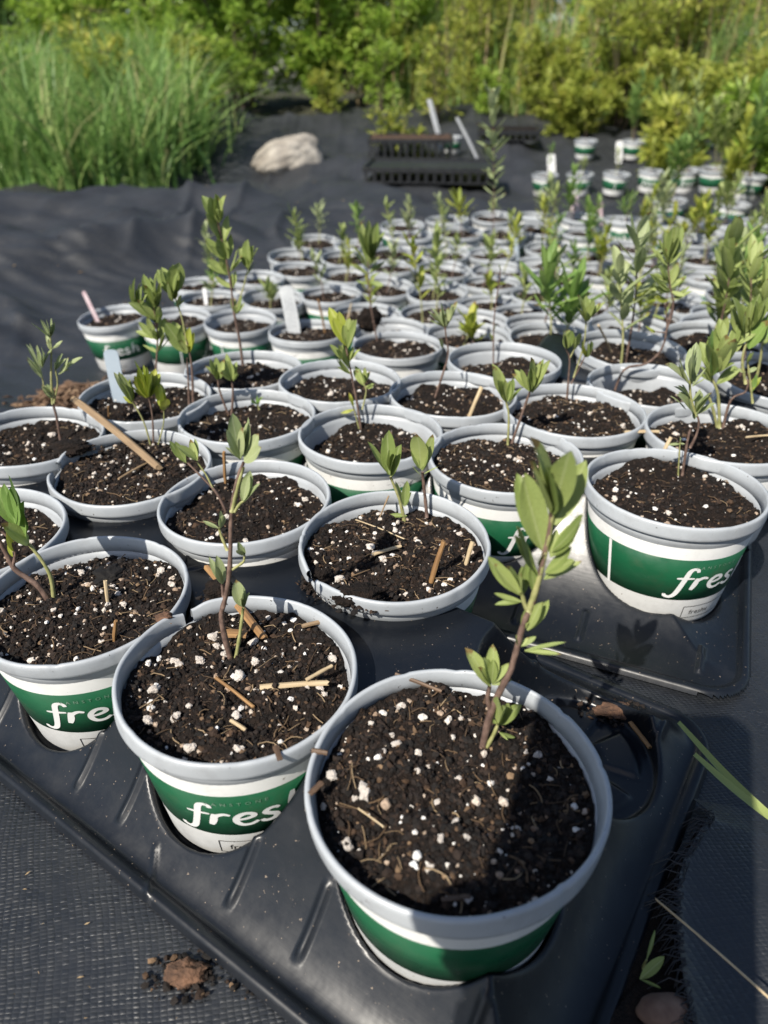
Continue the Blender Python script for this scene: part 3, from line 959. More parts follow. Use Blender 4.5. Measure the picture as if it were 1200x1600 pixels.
NEAR = {
 'front': ('pot with the soil half in shade and a tall olive shoot by its back rim', 75, 0, 0.0025, (1.5, -1.0), 1.035, 26),
 'p2': ('pot with a thin woody double shoot and crossed straws, its printed sleeve fully in view', -88, 1, 0.0015, (0, 1), 1.0, 22),
 'p3': ('pot with a leaning forked shoot and a short upright splinter, moss tuft on its soil', -92, 2, 0.001, (1, 0), 0.985, 24),
 'p4': ('pot at the end of the front row, crossed by the leaning shoot of its neighbour', 20, 4, -0.004, (0, 0), 1.0, 8),
 'q2': ('pot with a broken lip and soil spilling over, holding two short leafy sprouts', 120, 1, 0.0015, (2, 0), 1.02, 14),
 'q3': ('pot with a forked bare stemmed sprout and a brown stub standing at its back', 150, 3, -0.001, (0, -2), 1.0, 12),
 'q4': ('pot with a long weathered stick lying across its rim', 100, 2, 0.002, (2, 1), 1.0, 10),
 'l0': ('pot with a slim grey green branching seedling beside the dry mulch heap', 130, 4, 0.0, (0, 2), 1.0, 8),
 'right': ('pot set apart in the tray corner, whole green sleeve and pale seam showing', -35, 3, 0.001, (-1, 0), 1.04, 10),
 'm2': ('pot with two bright sprouts and a split straw stuck upright at its edge', -42, 2, 0.0, (1, 0), 1.0, 10),
 'm1': ('pot with low soil and a single upright sprout with a pale inner wall showing', 160, 3, -0.007, (0, 0), 1.0, 6),
 'l2': ('pot with a tiny green sprout and a tuft of brown stubs at its side', 110, 4, -0.001, (0, 0), 1.0, 6),
 'l1': ('pot with the pale blue tag and a bushy many stemmed seedling', 100, 4, -0.001, (1, 2), 1.0, 6),
 'r2': ('pot holding a dense clump of broad glossy leaves behind the pot set apart', 95, 3, 0.0, (0, 0), 1.04, 8),
 'ma': ('pot with three slender sprouts and pale nut like lumps at its rim', 140, 2, -0.001, (0, 0), 1.03, 8),
 'x': ('pot half filled with dark bark, wide bare inner wall, behind three slender sprouts', 140, 5, -0.012, (0, 0), 1.0, 3),
 'n1': ('pot carrying the tallest leafy shoot of the left edge', 120, 5, -0.001, (0, 0), 1.0, 3),
 'n2': ('pot without sleeve lettering in view, right behind the single upright sprout', 120, 4, -0.003, (0, 0), 1.0, 3),
 'n3': ('pot with a long bare stem ending in a grey green leaf tuft', 120, 5, -0.003, (0, 0), 1.0, 3),
 'n4': ('pot with a dark hollow in its soil and a thin leafless wand', 120, 3, -0.006, (0, 0), 1.0, 3),
 'mound': ('pot with a black mound of soil around a narrow leaved sprout', 190, 5, 0.002, (0, 0), 1.0, 3),
 'tag': ('pot with a broad white written tag and an orange brown stub', 190, 5, -0.001, (0, 0), 1.0, 3),
 'g': ('pot tinted greenish with half its seam in view beside the white written tag', -40, 5, -0.008, (4, 0), 1.0, 0),
 'fresh': ('pot with the whole printed word and a pink tag, at the edge of the crowd', -86, 5, -0.001, (3, -3), 1.0, 0),
 'fr2': ('pot showing only its seam between the pink tag pot and the greenish pot', 0, 5, -0.004, (3, 0), 1.0, 0),
}
for k, (lab, seam, fi, lev, ti, sc, bigs) in NEAR.items():
    x, y = POTS[k]
    near = k in ('front', 'p2', 'p3', 'p4', 'q2', 'right', 'm2', 'fresh')
    make_pot(k, x, y, lab, seam, fi, lev, ti, sc, bigs, sleeve=2 if near else 1)
CROWD = 'grey rimmed pot packed among look-alike pots in the crowd behind the trays'
for k, (x, y) in POTS.items():
    if k not in NEAR:
        g = random.Random(k)
        make_pot(k, x, y, CROWD, None, g.choice((3, 4, 5)), g.uniform(-0.009, 0.001), (g.uniform(0, 7), g.uniform(-3, 3)), group='crowded pots behind the trays')
for i, (x, y) in enumerate(FILL):
    g = random.Random(i + 500)
    make_pot('fill%d' % i, x, y, CROWD, None, g.choice((3, 4, 5)), g.uniform(-0.009, 0.001), (g.uniform(0, 6), g.uniform(-3, 3)), group='crowded pots behind the trays')
# pots standing apart on the far fabric
FAR = [('far0', 849, 305, -10, 'white tag'), ('far1', 903, 304, -12, ''), ('far2', 957, 304, 2, ''), ('far3', 1012, 300, -92, ''), ('far4', 1040, 352, -75, ''), ('far5', 1132, 358, -80, ''), ('far6', 912, 248, 90, ''), ('far7', 1045, 262, 30, ''), ('far8', 1105, 250, 80, ''), ('far9', 1165, 262, -70, ''), ('far10', 1100, 205, 140, ''), ('far11', 1180, 205, 60, ''), ('far12', 1065, 300, -60, ''), ('far13', 1110, 300, 40, ''), ('far14', 1160, 312, -85, ''), ('far15', 985, 246, 60, ''), ('far16', 1015, 238, 20, ''), ('far17', 1075, 235, -80, ''), ('far18', 1140, 232, 10, ''), ('far19', 1190, 285, 20, ''), ('far20', 1060, 215, 10, ''), ('far21', 1150, 200, -30, '')]
for k, u, v, seam, _ in FAR:
    z = -0.085
    for _i in range(30):
        p = at_z(u, v, z)
        z = 0.6 * z + 0.4 * float(terrain(p.x, p.y))
    POTS[k] = (p.x, p.y)
    make_pot(k, p.x, p.y, 'grey rimmed pot standing on open fabric behind the crowd, sleeve in view', seam, 5, -0.003, (5, random.Random(k).uniform(-5, 5)), group='pots standing in the far row', base=z + 0.0015)

# ------------------------------------------------------------------ leaves and seedlings
def leaf_mesh(name, w, fold, curl, mat, tipx=0.0, ny=9):
    """unit leaf along +Y, half width w; folded along the rib, curling up or down"""
    V = []
    F = []
    xs5 = (-1, -0.55, 0, 0.55, 1)
    for i in range(ny + 1):
        t = i / ny
        hw = w * (math.sin(PI * min(1, t ** 0.85 * 0.97 + 0.015)) ** 0.75) * (0.75 + 0.35 * t)
        if t > 0.93:
            hw *= max(0.12, (1 - t) / 0.07)
        if t < 0.12:
            hw = max(0.018, hw * t / 0.12)
        zc = curl * (t * t - 0.15 * t)
        yc = t - 0.25 * abs(curl) * t * t
        for s in xs5:
            V.append((s * hw + tipx * t * t, yc, zc + abs(s) * hw * fold + 0.05 * w * math.sin(t * 9) * (abs(s) > 0.9)))
    for i in range(ny):
        for k in range(4):
            a = i * 5 + k
            F.append((a, a + 1, a + 6, a + 5))
    return mesh(name, V, F, mat)
LEAFKINDS = {}
for mk in ('leaf_olive', 'leaf_grey', 'leaf_fresh', 'leaf_yellow'):
    for nm, w in (('wide', 0.235), ('mid', 0.17), ('slim', 0.12), ('thin', 0.065)):
        LEAFKINDS[mk, nm] = [leaf_mesh('leaf', w, fo, cu, MAT[mk], tx) for fo, cu, tx in ((0.22, 0.12, 0.02), (0.38, -0.10, -0.03), (0.12, 0.18, 0.0), (0.45, 0.04, 0.04))]

def leaf(parent, base, tip, nrm, kind, g):
    base = Vector(base)
    tip = Vector(tip)
    y = tip - base
    L = y.length
    if L < 1e-5:
        return
    y.normalize()
    z = Vector(nrm)
    z = z - y * z.dot(y)
    if z.length < 1e-3:
        z = Vector((0.3, -0.5, 0.8)) - y * Vector((0.3, -0.5, 0.8)).dot(y)
    z.normalize()
    x = y.cross(z)
    m = Matrix((x, y, z)).transposed().to_4x4()
    o = obj('leaf', g.choice(LEAFKINDS[kind]), parent)
    o.matrix_local = Matrix.Translation(base - parent.location) @ m @ Matrix.Scale(L, 4)
    return o

def stem_part(parent, pts, r0, r1, mat, name='stem'):
    pts = smooth_path([tuple(p) for p in pts], 4)
    n = len(pts)
    mb = MB()
    g = random.Random(n)
    mb.tube([Vector(p) - parent.location for p in pts], [(r0 + (r1 - r0) * i / (n - 1)) * g.uniform(0.9, 1.12) for i in range(n)], 8)
    return obj(name, mb.mesh(name, mat), parent)

def px_seedling(key, label, base, stems, leaves, kind, lean=0.15, soilz=None, group=None, seed=0, extra=2):
    """a seedling traced from the photograph: base pixel stands on the soil of pot `key`,
    stems: (list of pixels, r0, r1, woody); leaves: (base pixel, tip pixel, shape[, kind])"""
    g = random.Random(str(key) + str(seed))
    z = POT_INFO[key][3] if soilz is None else soilz
    b = at_z(base[0], base[1], z)
    if soilz is None:                        # keep the foot of the stem in the soil of its own pot
        cx, cy = POT_INFO[key][:2]
        k = math.hypot(b.x - cx, b.y - cy)
        if k > 0.040:
            b = Vector((cx + (b.x - cx) * 0.040 / k, cy + (b.y - cy) * 0.040 / k, z))
    root = thing('seedling', label, 'seedling', b, group=group)
    P = lambda u, v, dy=0.0: at_y(u, v, b.y + dy, b.z, lean)
    for pix, r0, r1, woody in stems:
        pts = [P(u, v) for u, v in pix]
        if abs(pix[0][1] - base[1]) < 14 and abs(pix[0][0] - base[0]) < 30:
            pts[0] = Vector((pts[0].x * 0.5 + b.x * 0.5, b.y, z - 0.006))
        stem_part(root, pts, r0, r1, MAT['stem'] if woody else MAT['stem_green'])
    for lf in leaves:
        (bu, bv), (tu, tv), shape = lf[:3]
        kd = lf[3] if len(lf) > 3 else kind
        B = P(bu, bv)
        T = P(tu, tv)
        L = (T - B).length
        dy = g.uniform(-0.42, 0.34) * L
        T = P(tu, tv, dy)
        # the blade faces up and out of the shoot: leaves turned away show their undersides
        nrm = Vector((-(T.x - B.x) * 0.8 / L + g.uniform(-0.35, 0.35), -0.55 - 0.6 * dy / L + g.uniform(-0.3, 0.3), 0.75))
        leaf(root, B, T, nrm, (kd, shape), g)
        for _ in range(extra):
            k = g.uniform(0.6, 1.0)
            q = Vector((g.uniform(-0.35, 0.35), g.uniform(-0.5, 0.5), g.uniform(-0.25, 0.2))) * L
            leaf(root, B, B + (T - B) * k + q * 0.8, nrm + Vector((g.uniform(-0.4, 0.4), 0, 0)), (kd, shape), g)
    return root

W, MI, SL, TH = 'wide', 'mid', 'slim', 'thin'
px_seedling('front', 'tall olive green shoot with long pointed leaves in the half shaded pot', (752, 1166),
    [([(752, 1168), (765, 1120), (782, 1078), (797, 1050), (806, 1020), (818, 975), (833, 940), (842, 905), (850, 868), (858, 830), (862, 800)], 0.0015, 0.0008, True),
     ([(826, 955), (833, 935), (842, 905), (852, 862), (860, 825), (863, 795)], 0.0013, 0.0008, False),
     ([(756, 1166), (770, 1150), (779, 1130)], 0.0010, 0.0007, False),
     ([(768, 1112), (762, 1092), (765, 1072)], 0.0012, 0.0008, True),
     ([(828, 958), (820, 945), (815, 925)], 0.0010, 0.0007, False)],
    [((860, 800), (843, 676), MI), ((862, 805), (896, 692), MI), ((867, 820), (922, 716), MI), ((848, 860), (813, 738), MI), ((858, 790), (868, 715), SL),
     ((862, 862), (926, 806), MI), ((860, 870), (920, 822), MI), ((852, 895), (902, 855), MI), ((850, 905), (911, 878), SL), ((838, 895), (795, 824), MI),
     ((815, 930), (768, 882), MI), ((816, 928), (796, 880), MI), ((817, 928), (820, 876), MI), ((815, 940), (769, 930), SL), ((842, 885), (845, 858), SL),
     ((836, 925), (828, 880), MI), ((824, 985), (848, 938), MI), ((816, 985), (818, 948), SL), ((812, 1010), (838, 994), MI), ((820, 1017), (883, 1002), TH), ((812, 1010), (803, 990), SL),
     ((766, 1072), (731, 1010), MI), ((766, 1070), (760, 1026), MI), ((768, 1068), (772, 1008), MI), ((768, 1068), (794, 1034), MI), ((768, 1070), (800, 1062), SL),
     ((779, 1132), (783, 1082), MI), ((780, 1130), (800, 1096), MI), ((781, 1132), (816, 1098), MI), ((778, 1132), (764, 1120), SL), ((780, 1144), (806, 1155), SL)],
    'leaf_olive', lean=0.10, extra=1)
px_seedling('p2', 'thin woody double shoot with small grey green leaves above the crossed straws', (360, 1022),
    [([(360, 1024), (350, 990), (346, 960), (352, 935), (358, 900), (360, 860), (361, 815), (364, 780), (372, 745), (381, 722)], 0.0014, 0.0007, True),
     ([(362, 800), (370, 765), (380, 730)], 0.0011, 0.0008, False),
     ([(370, 1022), (375, 990), (380, 950)], 0.0010, 0.0007, False),
     ([(355, 860), (346, 838), (342, 825)], 0.0008, 0.0005, False),
     ([(366, 800), (375, 787), (381, 783)], 0.0008, 0.0005, False),
     ([(349, 932), (347, 912)], 0.0008, 0.0006, True),
     ([(363, 890), (380, 878), (382, 868)], 0.0007, 0.0005, False)],
    [((376, 716), (359, 642), MI), ((376, 718), (345, 668), SL), ((379, 712), (377, 668), MI), ((382, 722), (409, 676), W), ((383, 712), (398, 650), SL), ((381, 700), (385, 658), MI),
     ((380, 783), (389, 740), MI), ((382, 785), (409, 755), MI), ((379, 785), (376, 762), SL), ((342, 826), (317, 812), SL), ((344, 826), (350, 799), MI),
     ((347, 912), (328, 870), SL), ((348, 912), (341, 868), MI), ((381, 868), (370, 846), MI), ((382, 868), (385, 852), MI),
     ((379, 948), (366, 905), W), ((379, 948), (386, 917), MI), ((381, 950), (391, 925), MI)],
    'leaf_grey', lean=0.12, extra=1)
px_seedling('p3', 'leaning forked shoot with glossy leaves crossing from the splinter pot to its neighbour', (81, 938),
    [([(81, 940), (62, 918), (45, 905), (22, 888), (8, 862), (-8, 835)], 0.0017, 0.0011, True),
     ([(82, 938), (80, 905), (68, 880), (55, 862), (45, 850)], 0.0011, 0.0008, False),
     ([(20, 886), (24, 862), (14, 842), (0, 828)], 0.0009, 0.0006, True)],
    [((45, 852), (5, 815), W, 'leaf_olive'), ((42, 842), (32, 785), W), ((30, 820), (36, 738), W), ((28, 822), (-12, 760), W), ((40, 835), (44, 790), MI), ((26, 812), (18, 755), MI), ((22, 862), (5, 830), MI, 'leaf_yellow'), ((24, 820), (10, 750), MI), ((30, 815), (20, 770), SL), ((20, 870), (12, 850), MI, 'leaf_yellow')],
    'leaf_fresh', lean=0.1, extra=0)
px_seedling('q2', 'short pair of leafy sprouts side by side in the pot with the broken lip', (632, 806),
    [([(633, 808), (624, 780), (610, 745)], 0.0011, 0.0008, False), ([(636, 806), (628, 790)], 0.0008, 0.0006, False),
     ([(667, 808), (664, 775), (660, 738)], 0.0012, 0.0009, True)],
    [((608, 742), (571, 692), SL), ((608, 742), (605, 670), MI), ((609, 742), (594, 684), SL), ((610, 742), (612, 700), MI), ((611, 744), (627, 692), MI), ((609, 735), (600, 700), MI), ((612, 745), (620, 712), MI),
     ((632, 792), (614, 752), SL), ((632, 790), (634, 750), MI), ((634, 792), (642, 768), SL), ((636, 806), (604, 804), SL),
     ((657, 732), (656, 670), W), ((656, 732), (644, 700), W), ((660, 734), (680, 672), SL), ((657, 742), (641, 728), TH), ((661, 742), (684, 728), TH), ((659, 735), (668, 690), MI)],
    'leaf_olive', lean=0.05, extra=0)
px_seedling('q3', 'forked bare stemmed sprout with two yellowish leaf heads leaning over the rim', (358, 800),
    [([(356, 798), (344, 780), (335, 766), (320, 750), (303, 733), (292, 722)], 0.0010, 0.0006, True), ([(334, 766), (322, 742), (308, 722)], 0.0007, 0.0005, False)],
    [((291, 723), (261, 690), MI), ((290, 722), (272, 688), MI), ((308, 720), (277, 694), W), ((308, 720), (296, 686), MI), ((308, 718), (306, 684), SL), ((308, 720), (288, 700), W)],
    'leaf_olive', lean=0.2, extra=0)
px_seedling('right', 'small stiff seedling growing at the back of the pot set apart', (1076, 716),
    [([(1074, 718), (1074, 690), (1080, 668)], 0.0010, 0.0008, True), ([(1078, 700), (1088, 680), (1092, 660), (1088, 646)], 0.0010, 0.0006, True), ([(1088, 650), (1080, 625), (1078, 600), (1080, 590)], 0.0010, 0.0007, False), ([(1063, 715), (1062, 700), (1063, 690)], 0.0006, 0.0004, False)],
    [((1078, 602), (1043, 563), MI), ((1078, 596), (1072, 558), W), ((1081, 596), (1090, 540), MI), ((1079, 590), (1078, 538), SL), ((1082, 604), (1104, 574), TH), ((1078, 622), (1061, 600), MI), ((1086, 648), (1062, 612), MI), ((1087, 645), (1092, 610), W), ((1089, 648), (1114, 612), MI), ((1080, 630), (1098, 610), SL), ((1085, 655), (1088, 640), MI), ((1072, 640), (1050, 616), TH),
     ((1063, 694), (1044, 694), SL), ((1063, 690), (1062, 682), MI), ((1063, 692), (1070, 694), SL), ((1080, 600), (1088, 565), MI)],
    'leaf_grey', lean=0.0)
px_seedling('m2', 'pair of bright upright sprouts with pointed leaves beside the split straw', (797, 668),
    [([(797, 672), (795, 650), (790, 625)], 0.0010, 0.0007, False), ([(803, 672), (818, 640), (828, 612)], 0.0011, 0.0008, True)],
    [((790, 625), (773, 566), MI), ((790, 628), (772, 595), W), ((792, 626), (786, 592), MI), ((793, 628), (800, 590), MI), ((795, 632), (814, 605), MI), ((828, 612), (806, 575), MI), ((828, 612), (826, 558), MI), ((830, 610), (845, 562), SL), ((830, 612), (860, 560), SL), ((828, 612), (836, 570), MI), ((831, 614), (850, 588), SL)],
    'leaf_olive', lean=0.05, extra=1)
px_seedling('m1', 'upright sprout with paired leaves, its shadow on a pale inner wall', (562, 656),
    [([(563, 658), (558, 630), (552, 600), (545, 565), (540, 540)], 0.0010, 0.0006, True), ([(560, 650), (552, 635)], 0.0006, 0.0005, False), ([(566, 640), (572, 612), (568, 598)], 0.0007, 0.0005, False)],
    [((541, 540), (528, 485), MI, 'leaf_yellow'), ((542, 540), (548, 492), MI), ((543, 545), (556, 500), SL), ((544, 566), (512, 540), MI), ((545, 568), (534, 532), MI), ((546, 566), (556, 540), MI), ((548, 585), (524, 560), SL), ((568, 602), (556, 570), MI), ((570, 600), (572, 572), MI), ((571, 606), (585, 600), W), ((552, 636), (546, 612), SL, 'leaf_yellow'), ((554, 640), (533, 646), SL, 'leaf_yellow'), ((568, 600), (578, 580), MI), ((546, 575), (530, 545), MI)],
    'leaf_olive', lean=0.05)
px_seedling('l0', 'slim grey green branching seedling by the mulch heap', (92, 680),
    [([(93, 682), (88, 650), (82, 630)], 0.0011, 0.0008, True), ([(82, 632), (80, 590), (80, 548), (78, 520)], 0.0009, 0.0005, False), ([(84, 630), (90, 600), (86, 575)], 0.0007, 0.0005, False), ([(70, 610), (66, 590)], 0.0006, 0.0004, False)],
    [((78, 528), (62, 498), TH), ((78, 525), (76, 498), MI), ((80, 526), (89, 502), SL), ((67, 592), (39, 560), TH), ((66, 588), (42, 536), TH), ((66, 575), (62, 536), MI), ((68, 572), (72, 540), SL), ((82, 545), (100, 534), SL), ((86, 580), (96, 552), MI), ((92, 585), (114, 560), MI), ((92, 582), (108, 575), SL), ((80, 622), (66, 602), MI), ((84, 620), (72, 600), W), ((80, 548), (72, 520), SL)],
    'leaf_grey', lean=0.0)
px_seedling('q4', 'yellowing trio of slender stems rising behind the long weathered stick', (240, 690),
    [([(240, 692), (225, 660), (205, 625)], 0.0007, 0.0005, False), ([(242, 692), (238, 650), (232, 620)], 0.0008, 0.0005, True), ([(246, 690), (255, 665), (256, 640)], 0.0006, 0.0004, False)],
    [((206, 628), (180, 580), SL, 'leaf_grey'), ((206, 626), (190, 575), MI, 'leaf_olive'), ((208, 630), (192, 618), MI), ((232, 622), (212, 578), MI), ((232, 620), (222, 560), SL), ((234, 620), (236, 572), MI), ((234, 620), (244, 575), MI), ((228, 622), (205, 595), SL), ((256, 642), (258, 600), W), ((208, 626), (204, 590), SL)],
    'leaf_yellow', lean=0.0)
px_seedling('l1', 'bushy many stemmed light green seedling beside the pale blue tag', (290, 626),
    [([(312, 630), (300, 580), (296, 550), (288, 520)], 0.0011, 0.0007, True), ([(298, 625), (294, 590), (292, 560)], 0.0009, 0.0006, True), ([(240, 612), (244, 570), (246, 520), (240, 480)], 0.0010, 0.0005, True), ([(292, 540), (285, 500), (272, 460)], 0.0009, 0.0005, False)],
    [((272, 462), (250, 418), W), ((272, 460), (268, 412), W), ((274, 468), (266, 442), W, 'leaf_yellow'), ((270, 470), (280, 425), MI), ((276, 480), (284, 460), MI), ((242, 480), (222, 428), MI), ((243, 478), (240, 425), MI), ((246, 480), (255, 440), MI), ((245, 500), (212, 470), MI), ((244, 505), (226, 462), W), ((247, 505), (256, 468), MI), ((246, 530), (215, 505), MI), ((246, 532), (230, 492), MI), ((248, 530), (262, 495), MI), ((247, 550), (262, 522), W), ((246, 552), (222, 540), SL), ((292, 552), (270, 500), W), ((292, 552), (282, 505), W), ((294, 550), (296, 510), MI, 'leaf_yellow'), ((295, 552), (306, 518), MI, 'leaf_yellow'), ((290, 548), (275, 520), W), ((212, 480), (206, 432), MI), ((215, 485), (222, 445), SL)],
    'leaf_olive', lean=0.0)
px_seedling('l2', 'low twin leaf tuft on brown stubs beside a tiny green sprout', (356, 636),
    [([(360, 640), (364, 615), (362, 592)], 0.0012, 0.0007, True), ([(352, 638), (343, 610), (340, 590)], 0.0010, 0.0006, True), ([(405, 640), (402, 630)], 0.0006, 0.0005, False)],
    [((341, 592), (322, 560), MI), ((341, 590), (338, 556), MI), ((343, 592), (350, 560), MI), ((362, 594), (354, 562), W), ((363, 594), (362, 560), MI), ((364, 596), (370, 582), SL), ((341, 594), (330, 575), W), ((402, 632), (390, 624), MI, 'leaf_fresh'), ((402, 632), (410, 620), MI, 'leaf_fresh'), ((402, 634), (402, 618), SL, 'leaf_fresh')],
    'leaf_olive', lean=0.0)
px_seedling('n1', 'tallest leafy shoot at the left edge of the crowd, dense glossy leaves', (378, 565),
    [([(380, 568), (374, 530), (366, 490), (360, 440), (350, 390), (340, 345)], 0.0014, 0.0007, True), ([(366, 490), (380, 450), (388, 415)], 0.0008, 0.0005, False)],
    [((340, 350), (322, 305), W), ((341, 345), (334, 302), W), ((343, 348), (350, 304), W), ((346, 372), (316, 335), W), ((350, 385), (330, 342), W), ((350, 380), (356, 335), MI), ((354, 405), (318, 375), W), ((354, 405), (335, 372), W), ((357, 405), (365, 365), MI), ((358, 430), (322, 408), W), ((358, 430), (340, 398), W), ((360, 425), (376, 390), MI), ((362, 450), (336, 436), MI), ((364, 450), (372, 422), MI), ((387, 420), (372, 385), MI), ((388, 418), (388, 372), W), ((389, 422), (400, 385), MI), ((368, 490), (360, 465), MI), ((370, 490), (382, 460), SL), ((386, 430), (400, 410), SL)],
    'leaf_olive', lean=0.0)
px_seedling('n3', 'grey green leaf tuft carried on one long bare stem', (676, 622),
    [([(677, 624), (690, 590), (700, 555), (697, 525), (695, 508)], 0.0010, 0.0006, True)],
    [((695, 512), (668, 490), SL), ((695, 510), (684, 474), MI), ((696, 510), (704, 478), MI), ((697, 512), (712, 470), SL), ((692, 545), (684, 528), MI), ((694, 512), (676, 478), SL)],
    'leaf_grey', lean=0.0)
px_seedling('n4', 'thin leafless wand standing in the hollow soil', (768, 545),
    [([(768, 548), (772, 500), (780, 440), (782, 420)], 0.0008, 0.0005, True)], [((769, 532), (764, 518), SL), ((771, 520), (776, 506), SL), ((782, 424), (778, 412), SL)], 'leaf_olive', lean=0.0)
px_seedling('ma', 'three slender sprouts leaning apart above pale nut like lumps', (886, 628),
    [([(886, 630), (888, 595), (890, 560), (884, 545)], 0.0009, 0.0006, True), ([(892, 600), (905, 575), (915, 555)], 0.0007, 0.0005, True), ([(890, 560), (898, 545)], 0.0006, 0.0004, False), ([(896, 590), (912, 540), (916, 500)], 0.0007, 0.0005, False)],
    [((885, 545), (874, 516), W), ((886, 545), (894, 514), W), ((898, 546), (905, 515), MI), ((915, 558), (905, 532), MI, 'leaf_yellow'), ((916, 558), (922, 532), W), ((916, 502), (900, 462), MI), ((916, 500), (914, 460), MI), ((918, 502), (930, 465), MI), ((917, 500), (938, 472), SL), ((915, 505), (905, 478), SL)],
    'leaf_olive', lean=0.0)
px_seedling('x', 'crooked branching seedling trailing over a bare inner wall', (945, 588),
    [([(945, 590), (975, 578), (1010, 568), (1034, 545), (1042, 510), (1040, 480)], 0.0012, 0.0007, True), ([(1040, 520), (1052, 480), (1046, 440), (1044, 410)], 0.0009, 0.0006, True), ([(1040, 520), (1020, 518)], 0.0006, 0.0004, True), ([(1044, 500), (1055, 465), (1066, 440)], 0.0006, 0.0004, True)],
    [((1024, 518), (1006, 512), W, 'leaf_yellow'), ((1038, 498), (1018, 494), MI), ((1040, 492), (1044, 478), MI), ((1046, 455), (1006, 432), MI), ((1046, 455), (1016, 450), MI), ((1047, 450), (1075, 432), MI), ((1048, 455), (1066, 462), MI), ((1046, 445), (1030, 412), MI), ((1048, 445), (1058, 410), MI), ((1046, 440), (1022, 428), SL), ((1044, 412), (1030, 378), MI), ((1045, 410), (1046, 370), MI), ((1046, 412), (1060, 380), MI), ((1050, 470), (1080, 450), SL), ((1044, 470), (1022, 462), MI, 'leaf_yellow'), ((1046, 410), (1064, 352), MI), ((1043, 415), (1020, 392), SL), ((1046, 405), (1052, 350), MI)],
    'leaf_olive', lean=0.0)
px_seedling('r2', 'dense clump of broad glossy leaves filling the pot behind the pot set apart', (1130, 655),
    [([(1122, 657), (1112, 632), (1106, 618)], 0.0013, 0.0010, False), ([(1135, 655), (1142, 625), (1165, 612), (1170, 590)], 0.0011, 0.0006, True), ([(1128, 650), (1122, 618), (1112, 590)], 0.0013, 0.0010, False), ([(1165, 600), (1160, 560), (1172, 520)], 0.0012, 0.0007, False), ([(1176, 630), (1172, 595), (1168, 565)], 0.0010, 0.0007, False)],
    [((1110, 588), (1098, 515), W, 'leaf_fresh'), ((1110, 588), (1108, 532), W), ((1114, 585), (1136, 524), W), ((1112, 580), (1122, 505), W), ((1116, 585), (1146, 545), MI), ((1112, 595), (1092, 575), MI), ((1120, 600), (1150, 570), MI), ((1128, 535), (1126, 496), W), ((1140, 545), (1155, 505), MI), ((1145, 540), (1180, 500), MI), ((1150, 550), (1168, 512), SL), ((1170, 545), (1200, 500), W, 'leaf_fresh'), ((1172, 540), (1215, 490), W, 'leaf_fresh'), ((1168, 568), (1176, 548), SL), ((1165, 582), (1150, 578), W, 'leaf_grey'), ((1168, 582), (1184, 574), W, 'leaf_grey'), ((1174, 610), (1190, 588), MI, 'leaf_yellow'), ((1175, 612), (1180, 585), SL, 'leaf_fresh'), ((1160, 520), (1150, 460), MI), ((1165, 520), (1185, 455), MI), ((1160, 530), (1135, 480), MI), ((1172, 520), (1178, 470), MI), ((1172, 515), (1200, 460), MI), ((1112, 592), (1104, 560), W)],
    'leaf_olive', lean=0.05)
px_seedling('mound', 'narrow leaved sprout growing from the black soil mound', (578, 512),
    [([(578, 515), (578, 470), (575, 430), (576, 400)], 0.0010, 0.0006, True)],
    [((576, 402), (560, 345), SL), ((576, 400), (572, 340), SL), ((577, 402), (588, 345), MI), ((577, 410), (600, 360), SL), ((576, 420), (552, 380), SL), ((576, 430), (548, 412), SL), ((577, 428), (604, 410), MI), ((577, 440), (600, 448), MI), ((576, 445), (556, 440), SL), ((577, 415), (594, 385), MI), ((576, 412), (566, 370), MI), ((577, 435), (594, 425), SL)],
    'leaf_olive', lean=0.0)

# seedlings of the crowd: grown along a stem, one of a few habits
def sprout(key, label, h, kind, shape, n, llen, seed, group=None, dx=0.0, dy=0.0, lean=(0, 0), shoots=1, spread=0.35):
    x, y, zb, zs, sc = POT_INFO[key]
    g = random.Random(str(key) + str(seed))
    root = thing('seedling', label, 'seedling', (x + dx, y + dy, zs), group=group)
    o0 = root.location.copy()
    for s in range(shoots):
        hh = h * (1 if s == 0 else g.uniform(0.5, 0.85))
        ox, oy = (0, 0) if s == 0 else (g.uniform(-0.012, 0.012), g.uniform(-0.012, 0.012))
        lx, ly = lean[0] + g.uniform(-0.22, 0.22), lean[1] + g.uniform(-0.12, 0.12)
        pts = [o0 + Vector((ox + lx * hh * t + 0.004 * math.sin(3 * t + s) , oy + ly * hh * t, -0.006 if t == 0 else hh * t)) for t in (0, 0.25, 0.5, 0.75, 1)]
        stem_part(root, pts, 0.0012, 0.0006, MAT['stem'] if g.random() < 0.5 else MAT['stem_green'])
        P = smooth_path([tuple(p) for p in pts], 6)
        for i in range(n):
            t = 0.38 + 0.62 * (i / max(1, n - 1)) ** 0.8
            b = Vector(P[int(t * (len(P) - 1))])
            az = i * 2.4 + g.uniform(-0.5, 0.5)
            top = (t > 0.85)
            el = g.uniform(0.7, 1.3) if top else g.uniform(0.25, 0.95)
            L = llen * g.uniform(0.7, 1.15) * (1.0 if t > 0.5 else 0.75)
            d = Vector((math.cos(az) * math.cos(el), math.sin(az) * math.cos(el), math.sin(el)))
            leaf(root, b, b + d * L, Vector((-d.x, -d.y, 1.0)), (kind, shape), g)
    return root
GS = 'seedlings in the crowd of pots'
for _k,_l in (('k','yellow green leafy sprout behind the black soil mound'),('n735','upright yellow green shoot at its rim'),('n5','lush bright green narrow leaved weed'),('e722','upright fan of pale leaves'),('e768','tallest pale spire of the back rows'),('n7','tall olive seedling with leaf whorls'),('n9','dense leafy seedling behind the glossy clump')):
    tag(POT_OBJ[_k], 'crowded pot holding the '+_l, 'pot')
    del POT_OBJ[_k]['group']
